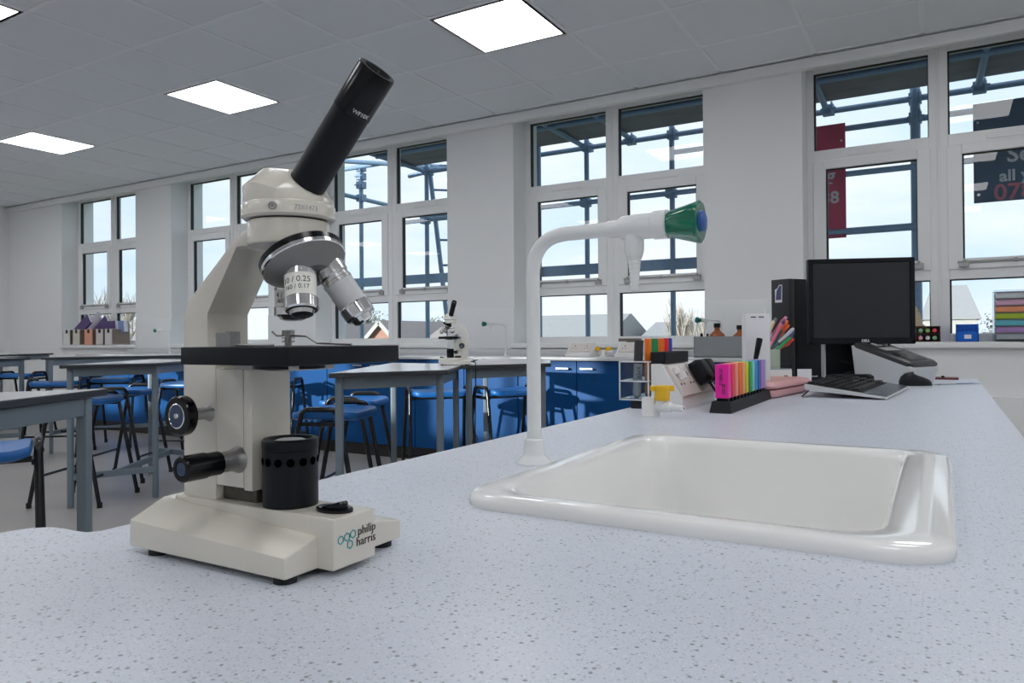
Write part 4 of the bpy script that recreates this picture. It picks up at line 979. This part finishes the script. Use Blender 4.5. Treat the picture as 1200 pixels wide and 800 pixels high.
tube_part('ledger', (-4.95, YS+.03, 2.648), (2.6, YS+.03, 2.648)); tube_part('ledger', (-4.95, 5.75, 2.66), (2.6, 5.75, 2.66))
tube_part('guard_rail', (-2.12, YS+.06, 2.495), (2.6, YS+.06, 2.495)); tube_part('ledger', (-5.2, YS-.03, 2.105), (2.6, YS-.03, 2.105)); tube_part('ledger', (-.95, YS-.05, 1.64), (-.10, YS-.05, 1.64), .03)
for x in (-4.95, -3.62, -2.99, -2.50, -1.2, -.79, .27, 1.6): tube_part('transom', (x, 5.62, 2.695-.02), (x-.02, 6.62, 2.675))
tube_part('transom', (-5.86, 5.95, 2.45), (-5.86, 8.1, 2.45)); tube_part('transom', (-5.9, 6.0, 2.80), (-4.6, 7.4, 2.80)); tube_part('transom', (-6.15, 6.45, 2.80), (-5.5, 6.45, 2.80))
tube_part('brace', (-5.15, YS+.03, 2.63), (-4.75, YS+.03, 2.66))
for k, y in enumerate((5.46+.0, 5.64+.05, 5.92, 6.15, 6.36-.04)):
    MB().box(-5.05, 2.6, y-.11, y+.11, 2.83 + .002*(k % 2), 2.868).build('board', 'board', t, world=True, bevel=.004, seg=1)
MB().box(-6.6, -1.75, YS-.02, YS+.02, 1.545, 1.645).build('toe_board', 'tube_scaf', t, world=True, bevel=.003, seg=1)
for k, y in enumerate((5.8, 6.03, 6.26)): MB().box(-6.6, 2.6, y-.11, y+.11, .68, .718).build('board', 'board', t, world=True, bevel=.004, seg=1)
for (x, y, z) in ((-.165, 6.53, 2.648), (-.165, 6.53, 2.495), (-2.107, 6.53, 2.648), (-2.955, 6.53, 2.648), (-2.955, 6.47, 2.105), (-2.107, 6.47, 2.105), (-4.88, 6.53, 2.648), (-5.83, 6.5, 2.45), (-5.83, 6.5, 2.80), (-4.88, 6.47, 2.105), (-.79, 6.52, 2.655), (.26, 6.52, 2.655), (-2.51, 6.52, 2.655), (-3.63, 6.5, 2.655), (-5.83, 6.5, 2.70), (-5.83, 6.5, 2.60)):
    z += DZ; c = MB(); c.box(x-.045, x+.045, y-.04, y+.045, z-.04, z+.04); c.cyl((x+.03,y-.05,z-.055), (0,0,1), .010, .11, 8); c.cyl((x-.055,y-.05,z), (1,0,0), .009, .12, 8)
    c.build('coupler', 'tube_scaf', t, world=True, bevel=.008, seg=1)
t = thing('ladder', 'steel ladder leaning against the scaffolding outside the window above the white microscope', 'ladder', (-4.72, 6.62, .6))
for dx, dy in ((0,0), (.22,.20)):
    MB().tube([(-4.95+dx, 6.62+dy, 2.99), (-4.62+dx, 6.58+dy, .73)], .026, 8).build('stile', 'tube_scaf', t, world=True, smooth=60)
for k in range(8):
    s_ = (k+.4)/8; x = -4.95 + .33*s_; z = 2.99 - 2.26*s_; MB().tube([(x, 6.62, z), (x+.22, 6.81, z)], .013, 8).build('rung', 'tube_scaf', t, world=True, smooth=60)
def banner(label, x0, x1, z0, z1, m, lines):
    t = thing('banner', label, 'banner', ((x0+x1)/2, 6.43, z0))
    MB().box(x0, x1, 6.428, 6.433, z0, z1).build('banner_sheet', m, t, world=True, smooth=0)
    for (x, z) in ((x0+.03, z0+.06), (x1-.03, z0+.06), (x1-.03, z1-.14), (x0+.03, z1-.14)): MB().cyl((x, 6.428, z), (0,-1,0), .010, .002, 12).build('eyelet', 'steel', t, world=True)
    for s_, sz, x, z, mm in lines: text('banner_lettering', s_, sz, frame_T((x, 6.4275, z), (1,0,0), (0,0,1)), mm, t, .0005, bold=.003, world=True)
    for z in (z0+.55*(z1-z0),):
        pass
banner('dark red banner with grey letters hanging outside the right window, behind its left pane', -1.62, -.655, 1.72, 2.64, 'ban_red', [('g', .15, -.765, 2.225, 'ban_text'), ('38', .135, -.772, 2.045, 'ban_text')])
banner('dark blue grey banner with Ser, all you and 0781 lettering outside the right window', .212, 1.85, 1.905, 2.64, 'ban_dark', [('Services', .16, .68, 2.235, 'ban_text'), ('all your', .115, .545, 2.085, 'ban_text'), ('0781', .165, .50, 1.965, 'ban_pink')])

def house(label, x0, x1, y, eave, ridge, wallm, roofm, gable=False, hip=0.0, dep=8, chim=None, wins=2):
    t = thing('house', label, 'house', ((x0+x1)/2, y, GZ))
    b = MB(); b.box(x0, x1, y, y+dep, GZ, eave)
    if gable: b.prism([(x0, eave), (x1, eave), ((x0+x1)/2, ridge)], 1, y, y+dep)
    b.build('house_walls', wallm, t, world=True, smooth=0)
    r = MB(); o = .35
    if gable:
        xm = (x0+x1)/2; sl = (ridge-eave)/(xm-x0)
        for s_ in (-1, 1):
            xe = xm + s_*(xm-x0+o); ze = eave - sl*o
            r.loft([[(xm,yy,ridge+.02), (xe,yy,ze+.02), (xe,yy,ze+.22), (xm,yy,ridge+.25)] for yy in (y-o, y+dep+o)])
    else:
        r.loft([[(x0-o,y-o,eave), (x1+o,y-o,eave), (x1+o,y+dep+o,eave), (x0-o,y+dep+o,eave)], [(x0-o,y-o,eave+.15), (x1+o,y-o,eave+.15), (x1+o,y+dep+o,eave+.15), (x0-o,y+dep+o,eave+.15)], [(x0-o+hip,y+dep/2-.1,ridge), (x1+o-hip,y+dep/2-.1,ridge), (x1+o-hip,y+dep/2+.1,ridge), (x0-o+hip,y+dep/2+.1,ridge)]])
    r.build('house_roof', roofm, t, world=True, smooth=0)
    if gable:
        for s_ in (-1, 1):
            xm = (x0+x1)/2; xe = xm+s_*(xm-x0+o); ze = eave-(ridge-eave)/(xm-x0)*o
            MB().bar((xm,y-o-.03,ridge+.1), (xe,y-o-.03,ze+.1), .05, .28).build('bargeboard', 'render', t, world=True)
    n = max(1, wins)
    for k in range(n):
        xw = x0 + (x1-x0)*(k+.5)/n
        f = MB().box(xw-.65, xw+.65, y-.06, y+.02, eave-1.7, eave-.5).build('house_window', 'render', t, world=True, smooth=0)
        MB().box(xw-.57, xw-.03, y-.07, y-.055, eave-1.62, eave-.58).box(xw+.03, xw+.57, y-.07, y-.055, eave-1.62, eave-.58).build('window_pane', 'ext_dark', f, world=True, smooth=0)
    if chim:
        MB().box(chim-.4, chim+.4, y+dep/2-.4, y+dep/2+.4, ridge-.8, ridge+.9).build('chimney', 'brick', t, world=True, smooth=0)
    return t
house('white house with a large grey hipped roof seen through the bottom of the right window', -1.5, 2.75, 80, 2.35, 5.75, 'render', 'slate', hip=1.0)
house('small distant house with grey roof at the right, beyond the large grey roof', 5.6, 9.4, 92, 1.6, 4.6, 'brick', 'slate', gable=True)
house('long terrace with a grey brown roof seen under the window behind the tap column', -24.5, -16.6, 38, .5, 2.36, 'brick', 'slate', wins=4)
house('lower terrace with a grey roof to the right of the long terrace', -15.0, -9.5, 40, .3, 1.85, 'render', 'slate', wins=3)
house('brick gabled house with white bargeboards seen under the big silver objective', -36.9, -34.4, 37, .75, 1.8, 'brick', 'tile_roof', gable=True, wins=1)
house('brick gabled house right of the first gabled one', -33.4, -31.2, 38, .95, 1.95, 'brick', 'tile_roof', gable=True, wins=1, chim=None)
house('house with a broad brown grey roof behind the small white microscope', -30.0, -25.6, 39, .1, 2.15, 'brick', 'tile_roof', wins=3)
house('terrace at the far left seen through the left windows', -70, -56, 36, 0, 1.6, 'brick', 'tile_roof', wins=5)

def tree(label, x, y, h, spread, leafm, dense, seed, bare=False):
    rn = random.Random(seed); t = thing('tree', label, 'tree', (x, y, GZ))
    b = MB(); l = MB(); tips = []
    def grow(p, d, ln, r, lv):
        q = p + d*ln; mid = p + d*ln*.5 + Vector((rn.uniform(-1,1), rn.uniform(-1,1), 0))*ln*.05
        (l if bare and lv > 1 else b).tube([p, mid, q], r, 6 if lv < 2 else 4, [r, r*.85, r*.68])
        if lv >= 4: tips.append(q); return
        for k in range(5 if bare else 3 if lv else 4):
            a = rn.uniform(0, 2*PI); up_ = rn.uniform(.6, 1.2) if bare else rn.uniform(.35, .95)
            nd = (d*.55 + Vector((math.cos(a)*spread, math.sin(a)*spread, up_))).normalized()
            grow(p + d*ln*rn.uniform(.55, 1), nd, ln*rn.uniform(.55, .75), r*.55, lv+1)
    grow(Vector((0,0,0)), Vector((0,0,1)), h*.40, h*.016, 0)
    b.build('trunk', 'bark' if bare else 'twig', t, smooth=60)
    for p in ([] if bare else tips):
        for k in range(dense):
            c = p + Vector((rn.gauss(0,1), rn.gauss(0,1), rn.gauss(0,1)))*h*.045; s_ = h*(.009 if bare else .022)*rn.uniform(.5, 1.3)
            n = Vector((rn.gauss(0,1), rn.gauss(0,1), rn.gauss(0,1))).normalized(); u = n.orthogonal().normalized()*s_; v = n.cross(u.normalized())*s_*.6
            l.poly([c-u, c+v*.8, c+u, c-v*.8])
    l.build('crown', leafm, t, smooth=0)
tree('pale bare birch tree outside the window right of the tap handle', -7.3, 24, 6.6, .32, 'twig', 5, 3, True)
tree('round green tree behind the brick gabled houses', -44.5, 52, 7.6, .8, 'leaf', 6, 5)
tree('small green tree above the second brick gable', -40.0, 56, 8.0, .7, 'leaf', 6, 6)
tree('thin tree seen at the right side of the far left window', -40.5, 24, 8.2, .6, 'twig', 3, 8, True)
tree('green tree beside the large grey hipped roof', 5.2, 84, 7.4, .8, 'leaf', 6, 12)
